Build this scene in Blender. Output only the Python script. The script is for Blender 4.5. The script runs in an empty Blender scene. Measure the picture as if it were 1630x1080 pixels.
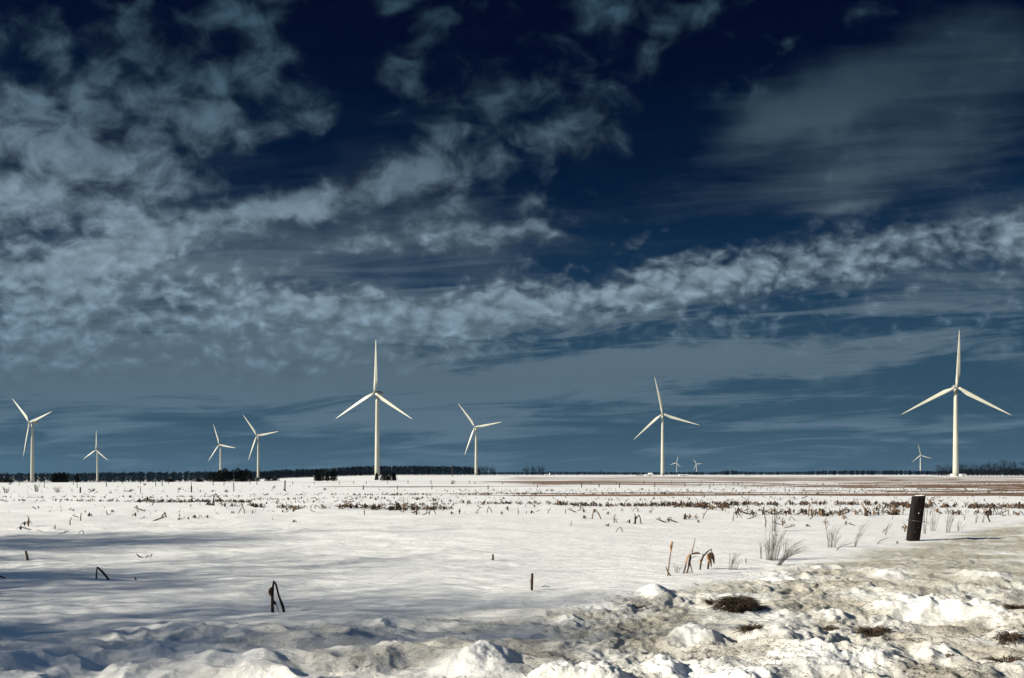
import bpy, math, random
import numpy as np, time
_T0 = time.time()
from mathutils import Vector, Matrix

random.seed(7)
RNG = np.random.default_rng(11)
PI = math.pi
EYE = 1.7
F = 1255.0                      # focal length in photo pixels
HX, HY = 815.0, 755.5           # principal point column / horizon row in the photo
scene = bpy.context.scene
COL = scene.collection
SUN_AZ = math.radians(256.0)    # compass style, clockwise from +Y: the sun stands to the left, slightly behind
SUN_EL = math.radians(24.0)

# ------------------------------------------------------------------ noise
_perm = RNG.permutation(256)
_perm = np.concatenate([_perm, _perm, _perm])
_gr = np.array([(math.cos(a), math.sin(a)) for a in np.linspace(0, 2*PI, 16, endpoint=False)])

def perlin(x, y, s=0):
    x = np.asarray(x, float) + 37.3*s; y = np.asarray(y, float) - 21.7*s
    xi = np.floor(x).astype(np.int64); yi = np.floor(y).astype(np.int64)
    xf = x - xi; yf = y - yi
    u = xf*xf*xf*(xf*(xf*6-15)+10); v = yf*yf*yf*(yf*(yf*6-15)+10)
    def g(ix, iy, fx, fy):
        h = _perm[_perm[(ix) & 255] + (iy & 255)] & 15
        return _gr[h, 0]*fx + _gr[h, 1]*fy
    a = g(xi, yi, xf, yf); b = g(xi+1, yi, xf-1, yf)
    c = g(xi, yi+1, xf, yf-1); d = g(xi+1, yi+1, xf-1, yf-1)
    return ((a+(b-a)*u) + ((c+(d-c)*u)-(a+(b-a)*u))*v)*1.4

def fbm(x, y, o=3, s=0):
    t = 0; a = 1
    for k in range(o):
        t = t + a*perlin(x*2**k, y*2**k, s+k*3); a *= .5
    return t

def sst(a, b, x):
    t = np.clip((x-a)/(b-a), 0, 1)
    return t*t*(3-2*t)

# ------------------------------------------------------------------ the terrain
BX = np.array([-60, -9, -6.0, -1.75, .3, 2.1, 6.1, 18.5, 60.])
BY = np.array([9.2, 9.2, 9.3, 10.0, 10.4, 11.8, 15.8, 29., 60.])
def flat(px, py):
    d = EYE*F/(py-HY)
    return (px-HX)/F*d, d
# ploughed snow lumps: px, py of the foot, half width px, height m, depth half m
LUMPS = [(962, 1100, 60, .25, .30), (885, 1092, 45, .15, .25), (768, 1062, 52, .17, .34), (1470, 978, 44, .22, .6),
         (1585, 994, 50, .22, .5), (1416, 978, 26, .12, .35), (1420, 1004, 34, .10, .3), (1575, 926, 40, .14, .7),
         (1405, 920, 22, .13, .5), (1047, 949, 18, .13, .5), (1110, 1024, 40, .13, .3), (1252, 1034, 70, .17, .4),
         (1300, 1062, 60, .14, .3), (1200, 1090, 50, .10, .3), (1190, 1024, 30, .08, .2), (1130, 1062, 40, .06, .25), (40, 1052, 40, .09, .25),
         (110, 1052, 30, .07, .2), (195, 1066, 34, .07, .2), (215, 1098, 40, .08, .2), (280, 1012, 26, .07, .25), (250, 1032, 30, .06, .2), (1620, 1030, 40, .1, .3),
         (1060, 1070, 26, .1, .2), (960, 1012, 24, .07, .2), (905, 990, 22, .07, .22), (1140, 990, 30, .06, .25), (1330, 985, 26, .08, .3), (1590, 955, 30, .1, .4),
         (700, 1012, 26, .05, .2), (420, 1060, 30, .06, .2), (480, 1020, 28, .05, .22), (345, 1050, 24, .05, .2), (1500, 1050, 40, .12, .3), (1400, 1060, 36, .09, .3)]
_lumps = []
for (lx, ly, lw, lh, ld) in LUMPS:
    X, Y = flat(lx, ly); _lumps.append((X, Y, lw/F*Y*.95, ld, lh))

def height(x, y, fine=True):
    x = np.asarray(x, float); y = np.asarray(y, float)
    r = np.hypot(x, y)
    u = x/np.maximum(y, 1.0)
    m = np.where(y > 0, 1-sst(-.47, -.13, u), 1.0)
    z = -np.clip(r-185, 0, 2300)*.0097*m
    z = z + .10*perlin(x/55, y/55, 1)*sst(20, 90, r)*(1-sst(150, 500, r)) + .03*perlin(x/9, y/7, 2)*sst(6, 14, r)*(1-sst(60, 150, r))
    near = 1-sst(60, 120, r)
    wx = x + .35*perlin(x/1.7, y/1.7, 4); wy = y + .35*perlin(x/1.5, y/1.5, 5)
    yb = np.interp(x, BX, BY)
    bank = sst(-.2, 1.7, yb - y + .5*perlin(x/1.4, y/1.4, 9))*np.where(r < 80, 1, 0)
    right = sst(-1.2, 2.2, x - .4*perlin(x/2, y/2, 12))
    # field: wind-packed waves
    lw = 1.0 + 1.1*(1-sst(-6, 3, x))
    z = z + near*(1-bank)*(.034*perlin(wx/2.6, wy/1.3, 6)*lw + .013*perlin(wx/.9, wy/.40, 7)*lw*(1-sst(24, 38, r)) + .0115*perlin(wx/.46, wy/.17, 8)*lw**.5*(1-sst(15, 26, r)) + .003*perlin(wx/.16, wy/.08, 29)*(1-sst(9, 14, r)))
    # bank left: smooth drifts ; bank right: rough lumps
    lft = .13*perlin(wx/1.5, wy/.62, 13) + .078*(np.abs(perlin(wx/.62, wy/.36, 14))*-1.6+.5) + .024*perlin(wx/.24, wy/.13, 15) + .014*(.5-1.4*np.abs(perlin(wx/.3, wy/.14, 34))) + .005*perlin(wx/.07, wy/.05, 28)
    b1 = .55-1.5*np.abs(perlin(wx/.85, wy/.6, 16)); b2 = .55-1.5*np.abs(perlin(wx/.36, wy/.3, 17)); b3 = perlin(wx/.14, wy/.12, 18)
    smooth = 1-.55*sst(13, 17, r)*(1-sst(60, 80, r))
    b4 = .5-1.4*np.abs(perlin(wx/.19, wy/.16, 33))
    rgt = smooth*(.085*b1 + .030*b4 + .062*b2*sst(-.3, .3, perlin(x/1.1, y/1.1, 19)+.2) + .016*b3 + .010*perlin(wx/.065, wy/.055, 24) + .005*perlin(wx/.03, wy/.03, 27)) + .05*perlin(x/2.2, y/2.2, 20)
    z = z + bank*(lft*(1-right) + rgt*right)
    for (X, Y, w, dd, h) in _lumps:
        sel = (np.abs(x-X) < 3*w) & (np.abs(y-Y) < 3*dd)
        if not np.any(sel): continue
        xs, ys = x[sel] if x.ndim else x, y[sel] if y.ndim else y
        q = ((xs-X)/w + .35*perlin(xs*3.1, ys*3.1, 21))**2 + ((ys-Y)/dd + .35*perlin(xs*3.1, ys*3.1, 22))**2
        add = .84*h*np.exp(-q**1.3)*(1+.22*perlin(xs*5, ys*5, 23)+.13*perlin(xs*13, ys*13, 25)+.05*perlin(xs*34, ys*34, 26))
        if x.ndim: z[sel] += add
        else: z = z + add
    return z

def gz(x, y):
    r = math.hypot(x, y)
    if r > 500:
        m = 1.0 if y <= 0 else 1-float(sst(-.47, -.13, x/max(y, 1.0)))
        return -min(max(r-185, 0), 2300)*.0097*m
    return float(height(np.array([x]), np.array([y]))[0])

def spot(px, py):
    """a ground point seen at a photo position"""
    z = 0
    for _ in range(6):
        d = (EYE-z)*F/(py-HY); x = (px-HX)/F*d; z = .5*z + .5*gz(x, d)
    return Vector((x, d, gz(x, d)))

# ------------------------------------------------------------------ materials
def mat(name, color, rough=.8, noise=None, bump=None, metal=0.0, spec=None):
    """noise = (scale, other colour, detail, [stretch xyz]); bump = (scale, strength, distance)"""
    m = bpy.data.materials.new(name); m.use_nodes = True
    nt = m.node_tree; b = nt.nodes['Principled BSDF']
    b.inputs['Base Color'].default_value = (*color, 1); b.inputs['Roughness'].default_value = rough
    b.inputs['Metallic'].default_value = metal
    if spec is not None: b.inputs['Specular IOR Level'].default_value = spec
    tc = nt.nodes.new('ShaderNodeTexCoord')
    if noise:
        mp = nt.nodes.new('ShaderNodeMapping'); nt.links.new(tc.outputs['Object'], mp.inputs['Vector'])
        if len(noise) > 3: mp.inputs['Scale'].default_value = noise[3]
        n = nt.nodes.new('ShaderNodeTexNoise'); n.inputs['Scale'].default_value = noise[0]; n.inputs['Detail'].default_value = noise[2]
        nt.links.new(mp.outputs[0], n.inputs['Vector'])
        rp = nt.nodes.new('ShaderNodeMapRange'); rp.inputs['From Min'].default_value = .35; rp.inputs['From Max'].default_value = .65
        nt.links.new(n.outputs['Fac'], rp.inputs['Value'])
        mx = nt.nodes.new('ShaderNodeMix'); mx.data_type = 'RGBA'
        mx.inputs['A'].default_value = (*color, 1); mx.inputs['B'].default_value = (*noise[1], 1)
        nt.links.new(rp.outputs[0], mx.inputs['Factor']); nt.links.new(mx.outputs['Result'], b.inputs['Base Color'])
    if bump:
        n2 = nt.nodes.new('ShaderNodeTexNoise'); n2.inputs['Scale'].default_value = bump[0]; n2.inputs['Detail'].default_value = 6
        nt.links.new(tc.outputs['Object'], n2.inputs['Vector'])
        bp = nt.nodes.new('ShaderNodeBump'); bp.inputs['Strength'].default_value = bump[1]; bp.inputs['Distance'].default_value = bump[2]
        nt.links.new(n2.outputs['Fac'], bp.inputs['Height']); nt.links.new(bp.outputs['Normal'], b.inputs['Normal'])
    return m

M = {}
M['turbine'] = mat('turbine_paint', (.40, .40, .345), .5, (.12, (.34, .34, .295), 5, (1, 1, .35)))
M['blade'] = mat('blade_paint', (.46, .46, .40), .45, (.15, (.41, .41, .355), 4))
M['housing'] = mat('nacelle_paint', (.20, .21, .21), .5, (.8, (.15, .16, .17), 3))
M['door'] = mat('steel_door', (.12, .13, .14), .6, (2, (.08, .09, .1), 3))
M['post'] = mat('tarred_post_wood', (.016, .012, .012), .95, (16, (.006, .005, .006), 6, (1, 1, .12)), (22, .8, .02), spec=.15)
M['fence'] = mat('grey_fence_wood', (.055, .05, .05), .9, (6, (.03, .028, .03), 4))
M['wire'] = mat('rusty_wire', (.09, .07, .06), .7, (20, (.05, .035, .03), 2))
M['stalk'] = mat('dry_corn_stalk', (.19, .125, .07), .85, (28, (.075, .045, .03), 5, (1, 1, .3)), (60, .5, .004), spec=.2)
M['dark_stalk'] = mat('rotten_corn_stalk', (.062, .040, .028), .9, (26, (.02, .014, .013), 5, (1, 1, .3)), (60, .6, .004), spec=.2)
M['leaf'] = mat('dry_corn_leaf', (.46, .28, .13), .8, (18, (.15, .08, .045), 5), (40, .5, .004), spec=.2)
M['dark_leaf'] = mat('withered_corn_leaf', (.12, .066, .038), .85, (18, (.045, .026, .02), 5), (40, .5, .004), spec=.2)
M['weed'] = mat('grey_weed_stem', (.11, .10, .095), .9, (30, (.06, .055, .05), 2))
M['grass'] = mat('matted_dead_grass', (.075, .048, .028), .95, (20, (.022, .015, .011), 4))
M['bark'] = mat('tree_bark', (.06, .05, .045), .95, (5, (.03, .026, .026), 4), (9, .5, .03))
M['twigs'] = mat('far_bare_twigs', (.010, .012, .015), .95, (.3, (.006, .007, .009), 3), spec=0.0)
M['needles'] = mat('dark_evergreen_needles', (.016, .020, .018), .95, (1.5, (.007, .009, .010), 4), spec=.1)
M['wood_mass'] = mat('far_woodland', (.006, .008, .011), 1, (.05, (.003, .004, .006), 4), spec=0.0)
M['white_wall'] = mat('white_boards', (.62, .62, .6), .8, (.4, (.52, .52, .5), 3))
M['grey_roof'] = mat('grey_sheet_roof', (.32, .33, .34), .6, (.3, (.22, .23, .25), 3))
M['pane'] = mat('dark_window_glass', (.03, .04, .05), .15)
M['snowcap'] = mat('snow_cap', (.80, .82, .84), .7, (20, (.74, .77, .8), 3), (40, .3, .01))

def ground_material():
    m = bpy.data.materials.new('crusted_snow'); m.use_nodes = True
    nt = m.node_tree; N = nt.nodes; Lk = nt.links.new; b = N['Principled BSDF']
    b.inputs['Roughness'].default_value = .62; b.inputs['Specular IOR Level'].default_value = .25
    tc = N.new('ShaderNodeTexCoord')
    def noise(scale, det, sc=(1, 1, 1), rough=.55, loc=(0, 0, 0)):
        mp = N.new('ShaderNodeMapping'); mp.inputs['Scale'].default_value = sc; mp.inputs['Location'].default_value = loc
        Lk(tc.outputs['Object'], mp.inputs['Vector'])
        n = N.new('ShaderNodeTexNoise'); n.inputs['Scale'].default_value = scale; n.inputs['Detail'].default_value = det; n.inputs['Roughness'].default_value = rough
        Lk(mp.outputs[0], n.inputs['Vector']); return n.outputs['Fac']
    def attr(n):
        a = N.new('ShaderNodeAttribute'); a.attribute_name = n; return a.outputs['Fac']
    def mth(op, a, b_=None, c=None, clamp=False):
        n = N.new('ShaderNodeMath'); n.operation = op; n.use_clamp = clamp
        for k, v in enumerate((a, b_, c)):
            if v is None: continue
            if isinstance(v, (int, float)): n.inputs[k].default_value = v
            else: Lk(v, n.inputs[k])
        return n.outputs[0]
    def rng(v, a, b_, c=0., d=1.):
        n = N.new('ShaderNodeMapRange'); n.interpolation_type = 'SMOOTHSTEP'
        Lk(v, n.inputs['Value']); n.inputs['From Min'].default_value = a; n.inputs['From Max'].default_value = b_
        n.inputs['To Min'].default_value = c; n.inputs['To Max'].default_value = d; return n.outputs[0]
    def mix(f, a, b_):
        n = N.new('ShaderNodeMix'); n.data_type = 'RGBA'; Lk(f, n.inputs['Factor'])
        for k, v in (('A', a), ('B', b_)):
            if isinstance(v, tuple): n.inputs[k].default_value = (*v, 1)
            else: Lk(v, n.inputs[k])
        return n.outputs['Result']
    dirt, res, soil, near = attr('dirt'), attr('residue'), attr('soil'), attr('near')
    snow = mix(rng(noise(1.2, 4), .35, .65), (.83, .84, .86), (.78, .795, .82))
    snow = mix(mth('ADD', mth('MULTIPLY', dirt, .8), mth('MULTIPLY', rng(noise(9, 7, rough=.7), .42, .62), mth('MULTIPLY', near, .22)), clamp=True), snow, (.68, .66, .60))
    # grime: broad grey-brown film, then grains
    film = mth('MULTIPLY', dirt, rng(noise(2.3, 7, rough=.7), .30, .56), clamp=True)
    c = mix(mth('MULTIPLY', film, .68), snow, (.38, .35, .285))
    grains = mth('MULTIPLY', rng(noise(24, 5, rough=.8), .56, .64), rng(mth('ADD', dirt, mth('MULTIPLY', noise(3.1, 5, loc=(5, 2, 0)), .9)), .62, 1.15), clamp=True)
    c = mix(mth('MULTIPLY', grains, .8), c, (.085, .068, .047))
    grains2 = mth('MULTIPLY', rng(noise(140, 2, rough=.6), .58, .68), dirt, clamp=True)
    c = mix(mth('MULTIPLY', grains2, .7), c, (.08, .065, .05))
    soilf = rng(mth('ADD', soil, mth('MULTIPLY', noise(7, 8, rough=.75), 1.3)), 1.0, 1.14)
    c = mix(soilf, c, mix(rng(noise(30, 4), .4, .6), (.085, .05, .03), (.035, .022, .016)))
    # field residue: straw showing between strips of snow, drawn out along the rows
    rn = mth('ADD', mth('MULTIPLY', mth('MULTIPLY_ADD', noise(1, 10, (.007, .06, 1), .74), 2.0, -.5), .72), mth('MULTIPLY', noise(1, 5, (.9, 2.6, 1), .7, (3, 7, 0)), .28))
    rf = rng(mth('ADD', res, rn), 1.04, 1.16)
    straw = mix(rng(noise(1, 6, (.05, .5, 1), .6, (9, 1, 0)), .38, .62), (.22, .105, .040), (.085, .040, .018))
    c = mix(mth('MULTIPLY', rf, .93), c, straw)
    Lk(c, b.inputs['Base Color'])
    h1 = mth('MULTIPLY', noise(2.6, 9, (1, 2.4, 1), .66), 2.2); h2 = mth('MULTIPLY', noise(60, 4, rough=.7), .16)
    bp = N.new('ShaderNodeBump'); bp.inputs['Distance'].default_value = .085
    Lk(mth('MULTIPLY', near, mth('ADD', .42, mth('MULTIPLY', dirt, .5), clamp=True)), bp.inputs['Strength'])
    Lk(mth('ADD', h1, h2), bp.inputs['Height']); Lk(bp.outputs['Normal'], b.inputs['Normal'])
    return m

SOIL = [(1175, 972, 34, .35), (1302, 1003, 30, .3), (1385, 1008, 36, .3), (1495, 1005, 34, .3), (1010, 968, 26, .3), (1600, 1012, 40, .3), (1590, 1045, 36, .3), (1400, 1025, 30, .2),
        (1310, 1010, 40, .2), (1190, 1008, 16, .15), (1135, 962, 12, .2), (1618, 970, 26, .3), (1500, 1030, 30, .15), (1250, 1000, 12, .1)]

def build_ground():
    th = np.concatenate([np.radians(np.linspace(-48, 48, 1150)), np.radians(np.linspace(48, 312, 90)[1:-1])])
    rr = list(np.linspace(.25, 4.2, 28)) + list(np.linspace(4.2, 5.2, 30)[1:])
    r = 5.2
    while r < 14000:
        r += min(max(.02, r*r/2133*.75), .035*r); rr.append(r)
    rr = np.array(rr); nr, nt_ = len(rr), len(th)
    R, T = np.meshgrid(rr, th, indexing='ij')
    X = R*np.sin(T); Y = R*np.cos(T)
    X, Y = X.ravel(), Y.ravel()
    Z = height(X, Y)
    co = np.stack([X, Y, Z], 1)
    co = np.concatenate([co, [[0, 0, 0]]]); ci = len(co)-1
    i = np.arange(nr-1)[:, None]; j = np.arange(nt_)[None, :]; j2 = (j+1) % nt_
    q = np.stack(np.broadcast_arrays(i*nt_+j, i*nt_+j2, (i+1)*nt_+j2, (i+1)*nt_+j), -1).reshape(-1, 4)
    tri = np.stack([np.full(nt_, ci), np.roll(np.arange(nt_), -1), np.arange(nt_)], 1)
    me = bpy.data.meshes.new('snow_field')
    me.vertices.add(len(co)); me.vertices.foreach_set('co', co.astype(np.float32).ravel())
    q = q[:, ::-1]
    loops = np.concatenate([q.ravel(), tri.ravel()]).astype(np.int32)
    starts = np.concatenate([np.arange(len(q))*4, len(q)*4+np.arange(len(tri))*3]).astype(np.int32)
    me.loops.add(len(loops)); me.loops.foreach_set('vertex_index', loops)
    me.polygons.add(len(starts)); me.polygons.foreach_set('loop_start', starts)
    me.update(calc_edges=True); me.validate()
    me.polygons.foreach_set('use_smooth', np.ones(len(me.polygons), bool))
    r = np.hypot(X, Y); u = X/np.maximum(Y, 1)
    yb = np.interp(X, BX, BY)
    pxx = HX+F*u; pyy = HY+EYE*F/np.maximum(Y, 1)
    bank = sst(-.3, 1.6, yb-Y+.5*perlin(X/1.4, Y/1.4, 9))*(r < 80)
    right = sst(-5.5, 3.5, X + 2.0*perlin(X/2.2, Y/1.2, 30))
    dirt = bank*(.12+.88*right)*np.clip(.72+.75*fbm(X/1.3, Y/.9, 3, 31), .08, 1.1)
    dirt = np.clip(dirt + .30*sst(4, 8, X)*bank*sst(13, 16, r)*(.55+1.3*fbm(X/2.6, Y/.9, 4, 71)), .05, 1.2)
    for (lx_, ly_, lw_, ld_, lh_) in _lumps:      # the fresh lumps are cleaner than the crust round them
        dirt = dirt*(1-.72*min(1, lh_/.12)*np.exp(-(((X-lx_)/lw_)**2 + ((Y-ly_)/ld_)**2)*.9))
    soil = np.zeros_like(X)
    for (a, b_, w, dd) in SOIL:
        sx, sy = flat(a, b_)
        q_ = ((X-sx)/(w/F*sy))**2 + ((Y-sy)/(dd*1.1))**2
        soil = np.maximum(soil, .42*np.exp(-q_*.8)*(q_ < 9))
    soil = np.maximum(soil, bank*right*.34*sst(.25, .65, fbm(X/.5, Y/.5, 3, 44))*sst(1, 3, X))
    # residue strips, given where they lie in the field
    res = np.zeros_like(X)
    def band(y0, y1, x0, x1, amp, sx=4.):
        e = 2.5*perlin(X/14, Y/30, 50)
        yy = Y + e*Y/60
        return amp*sst(y0-.03*y0, y0+.03*y0, yy)*(1-sst(y1-.03*y1, y1+.03*y1, yy))*sst(x0-sx, x0+sx, X)*(1-sst(x1-sx, x1+sx, X))
    res = np.maximum(res, band(46.5, 50.5, -24, -14, .58, 3))
    res = np.maximum(res, band(63, 76, -4, 400, .78, 9))
    res = np.maximum(res, band(64, 74, -14, 3, .64, 5))
    res = np.maximum(res, band(78, 110, 34, 900, .76, 16))
    res = np.maximum(res, band(38.5, 42, 4, 60, .50, 5))
    res = np.maximum(res, band(40, 42.5, -9, -2, .44, 2))
    res = np.maximum(res, band(110, 620, 45, 900, .74, 30))
    res = np.maximum(res, band(104, 500, -5, 60, .66, 12))
    res = np.maximum(res, band(96, 160, -30, 40, .43, 10))
    res = np.maximum(res, band(52, 60, -44, 20, .24, 6))
    ly = np.log(np.maximum(Y, 5))
    strips = fbm(X/(.22*np.maximum(Y, 5)+25), ly*15, 4, 81) + .5*perlin(X/(.08*np.maximum(Y, 5)+10), ly*34, 83)
    res = np.clip(res*(1-.10*sst(75, 95, Y)) + .62*strips*sst(60, 80, Y)*(res > .05), 0, 1)
    near = 1-sst(25, 60, r)
    for nm, arr in (('dirt', dirt), ('soil', soil), ('residue', res), ('near', near)):
        at = me.attributes.new(nm, 'FLOAT', 'POINT')
        at.data.foreach_set('value', np.concatenate([arr, [0]]).astype(np.float32))
    me.materials.append(ground_material())
    o = bpy.data.objects.new('snow_field', me); COL.objects.link(o)
    o['kind'] = 'structure'; o['label'] = 'snow covered corn field running flat to the horizon'; o['category'] = 'ground'
    return o
build_ground()

# ------------------------------------------------------------------ mesh helpers
class MB:
    def __init__(s): s.v = []; s.f = []
    def tube(s, pts, radii, n=6, flat=1.0, cap=True, axis=None):
        pts = [Vector(p) for p in pts]; base = len(s.v); prev = None
        for i, p in enumerate(pts):
            t = (pts[min(i+1, len(pts)-1)]-pts[max(i-1, 0)])
            if t.length < 1e-9: t = Vector((0, 0, 1))
            t.normalize()
            ref = axis if axis is not None else (prev if prev is not None else (Vector((1, 0, 0)) if abs(t.x) < .9 else Vector((0, 1, 0))))
            a = (ref - t*ref.dot(t))
            if a.length < 1e-6: a = t.orthogonal()
            a.normalize(); b = t.cross(a); prev = a
            for k in range(n):
                an = 2*PI*k/n
                s.v.append(p + a*(math.cos(an)*radii[i]) + b*(math.sin(an)*radii[i]*flat))
        for i in range(len(pts)-1):
            for k in range(n):
                k2 = (k+1) % n
                s.f.append((base+i*n+k, base+i*n+k2, base+(i+1)*n+k2, base+(i+1)*n+k))
        if cap:
            s.f.append(tuple(base+k for k in range(n))[::-1]); e = base+(len(pts)-1)*n
            s.f.append(tuple(e+k for k in range(n)))
        return s
    def box(s, x0, x1, y0, y1, z0, z1):
        b = len(s.v)
        s.v += [Vector(p) for p in ((x0,y0,z0),(x1,y0,z0),(x1,y1,z0),(x0,y1,z0),(x0,y0,z1),(x1,y0,z1),(x1,y1,z1),(x0,y1,z1))]
        s.f += [tuple(b+i for i in q) for q in ((0,3,2,1),(4,5,6,7),(0,1,5,4),(1,2,6,5),(2,3,7,6),(3,0,4,7))]
        return s
    def tri(s, a, b, c):
        k = len(s.v); s.v += [a, b, c]; s.f.append((k, k+1, k+2))
    def data(s, name, m, smooth=True):
        me = bpy.data.meshes.new(name); me.from_pydata([tuple(p) for p in s.v], [], s.f); me.update()
        if smooth: me.polygons.foreach_set('use_smooth', np.ones(len(me.polygons), bool))
        me.materials.append(m); return me
    def build(s, name, m, parent=None, smooth=True):
        return link(name, s.data(name, m, smooth), parent)

def link(name, me, parent=None):
    o = bpy.data.objects.new(name, me); COL.objects.link(o); o.parent = parent; return o
def empty(name, loc, rz=0.):
    o = bpy.data.objects.new(name, None); COL.objects.link(o); o.location = loc; o.rotation_euler = (0, 0, rz); o.empty_display_size = .2; return o
def tag(o, label, cat, group=None):
    o['label'] = label; o['category'] = cat
    if group: o['group'] = group
    return o
def copy_tree(o, parent=None):
    c = o.copy(); COL.objects.link(c); c.parent = parent
    for ch in [k for k in KIDS.get(o.name, [])]: copy_tree(ch, c)
    return c
KIDS = {}
def reg(o):
    for ch in bpy.data.objects:
        if ch.parent == o: KIDS.setdefault(o.name, []).append(ch); reg(ch)

# ------------------------------------------------------------------ wind turbines
def make_turbine(tower_h):
    root = empty('wind_turbine', (0, 0, 0))
    # tower: built about the nacelle yaw axis
    t = MB(); n = 9
    t.tube([(0, 0, -1.5 + (tower_h-1.0+1.5)*k/n) for k in range(n+1)], [2.35 - 1.0*((k/n)**1.1) for k in range(n+1)], 28)
    tw = t.build('tower', M['turbine'], root)
    for k in (.33, .66):
        z = tower_h*k; r = 2.35-1.0*(((z+1.5)/(tower_h+.5))**1.1)
        MB().tube([(0, 0, z-.12), (0, 0, z+.12)], [r+.05, r+.05], 28).build('flange_ring', M['turbine'], tw)
    d = MB().tube([(0, 0, -1.4), (0, 0, .35)], [3.1, 3.0], 24); d.build('foundation', M['white_wall'], root)
    dr = MB().box(-.55, .55, -2.44, -2.2, .5, 2.9); dr.build('door', M['door'], root)
    return root
def nacelle_rotor(root, tower_h, yaw, phase, L=48.0):
    """yaw: the rotor looks along (sin yaw, -cos yaw)"""
    head = empty('turbine_head', (0, 0, 0)) if False else None
    ry = Matrix.Rotation(yaw, 4, 'Z')
    # nacelle body: rounded box behind the hub (hub looks along local -Y)
    nb = MB(); secs = [(-2.6, 1.05), (-2.2, 1.45), (-1, 1.75), (2, 1.9), (5.5, 1.85), (7.6, 1.6), (8.1, 1.2)]
    nn = 16; base = 0
    for (yy, rr) in secs:
        for k in range(nn):
            a = 2*PI*k/nn; c, s_ = math.cos(a), math.sin(a)
            e = .55
            nb.v.append(Vector((rr*math.copysign(abs(c)**e, c)*.95, yy, tower_h + .25 + rr*math.copysign(abs(s_)**e, s_))))
    for i in range(len(secs)-1):
        for k in range(nn):
            k2 = (k+1) % nn; nb.f.append((i*nn+k, i*nn+k2, (i+1)*nn+k2, (i+1)*nn+k)[::-1])
    nb.f.append(tuple(range(nn))); nb.f.append(tuple((len(secs)-1)*nn+k for k in range(nn))[::-1])
    no = nb.build('nacelle', M['housing'], root); no.rotation_euler = (0, 0, yaw)
    w = MB().tube([(.3, 6.6, tower_h+1.9), (.3, 6.6, tower_h+3.3)], [.07, .05], 5); w.build('wind_vane', M['door'], no)
    hb = MB(); ys = [-2.55, -3.0, -4.0, -4.9, -5.5, -5.75]; rs = [1.25, 1.55, 1.6, 1.3, .75, .15]
    hb.tube([(0, y, tower_h) for y in ys], rs, 18)
    ho = hb.build('hub', M['housing'], root); ho.rotation_euler = (0, 0, yaw)
    for k in range(3):
        b = MB(); a = math.radians(phase + 120*k)
        rad = Vector((math.cos(a), 0, math.sin(a))); tang = Vector((math.sin(a), 0, -math.cos(a)))
        nsec = 22; m = 14
        for i in range(nsec):
            s_ = i/(nsec-1); r_ = 1.2 + (L-1.2)*s_
            if s_ < .04: ch = 2.0; rd = 1
            else:
                g = sst(.02, .2, s_); ch = 2.0*(1-g) + 3.4*g*(1-s_)**.82*1.13 + .22*g; rd = 1-g
            if s_ > .985: ch *= .5
            tw_ = math.radians(22*(1-s_)**2.2+3)
            th_ = ch*(rd*1.0 + (1-rd)*(.26-.12*s_))
            off = (1-rd)*ch*.22
            cd = tang*math.cos(tw_) + Vector((0, 1, 0))*math.sin(tw_); nd = Vector((0, 1, 0))*math.cos(tw_) - tang*math.sin(tw_)
            c0 = Vector((0, -3.95 - .9*s_ - 1.6*s_*s_*0, tower_h)) + rad*r_
            for j in range(m):
                an = 2*PI*j/m; cx, cy = math.cos(an), math.sin(an)
                thin = 1 if rd > .5 else (.55 + .45*(-cx) if cx > 0 else 1)
                b.v.append(c0 + cd*(cx*ch/2 + off) + nd*(cy*th_/2*max(thin, .12)))
        for i in range(nsec-1):
            for j in range(m):
                j2 = (j+1) % m; b.f.append((i*m+j, i*m+j2, (i+1)*m+j2, (i+1)*m+j))
        b.f.append(tuple(range(m))[::-1]); b.f.append(tuple((nsec-1)*m+j for j in range(m)))
        bo = b.build('blade', M['blade'], root); bo.rotation_euler = (0, 0, yaw)

TURB = [  # hub px, hub py, depth, yaw, phase, label
    (47, 672.5, 1062, -24, 16, 'white wind turbine at the left edge of the photo, rotor turned half sideways'),
    (152.8, 716.6, 1880, -22, 88, 'small white wind turbine rising behind the two low dark cedars on the left'),
    (348.9, 707.9, 1690, -24, 110, 'white wind turbine whose foot is hidden by the biggest cedar clump'),
    (408.9, 693.6, 1410, -20, 8, 'white wind turbine just right of the biggest cedar clump, one blade pointing right'),
    (596.5, 625.4, 712, -24, 88, 'big white wind turbine with a small cedar at its foot, one blade straight up'),
    (756.1, 679.8, 1236, -24, 8, 'white wind turbine at the right end of the dark woodland, near the middle'),
    (1054.6, 659.1, 980, -12, 102, 'tall white wind turbine standing between the two white farm sheds'),
    (1076.8, 737, 5400, -36, 76, 'tiny pale skyline turbine, the closer of two to the tall turbine by the sheds'),
    (1108.5, 739, 5800, -40, 4, 'tiny pale wind turbine on the skyline above the gap right of the white shed'),
    (1465.5, 725, 3290, -12, 102, 'small pale wind turbine on the skyline left of the tallest turbine'),
    (1523, 615.8, 664, -18, 88, 'tallest white wind turbine, beside the bare wood at the right, with white cabins'),
]
for (px, py, D, yaw, ph, lab) in TURB:
    a = math.radians(yaw)
    hx, hy, hz = (px-HX)/F*D, D, EYE+(HY-py)/F*D
    x = hx - 3.95*math.sin(a); y = hy + 3.95*math.cos(a)
    g = gz(x, y); th_ = hz-g
    r = make_turbine(th_); r.location = (x, y, g); nacelle_rotor(r, th_, a, ph)
    tag(r, lab, 'wind turbine', 'wind turbines across the field')

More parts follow.
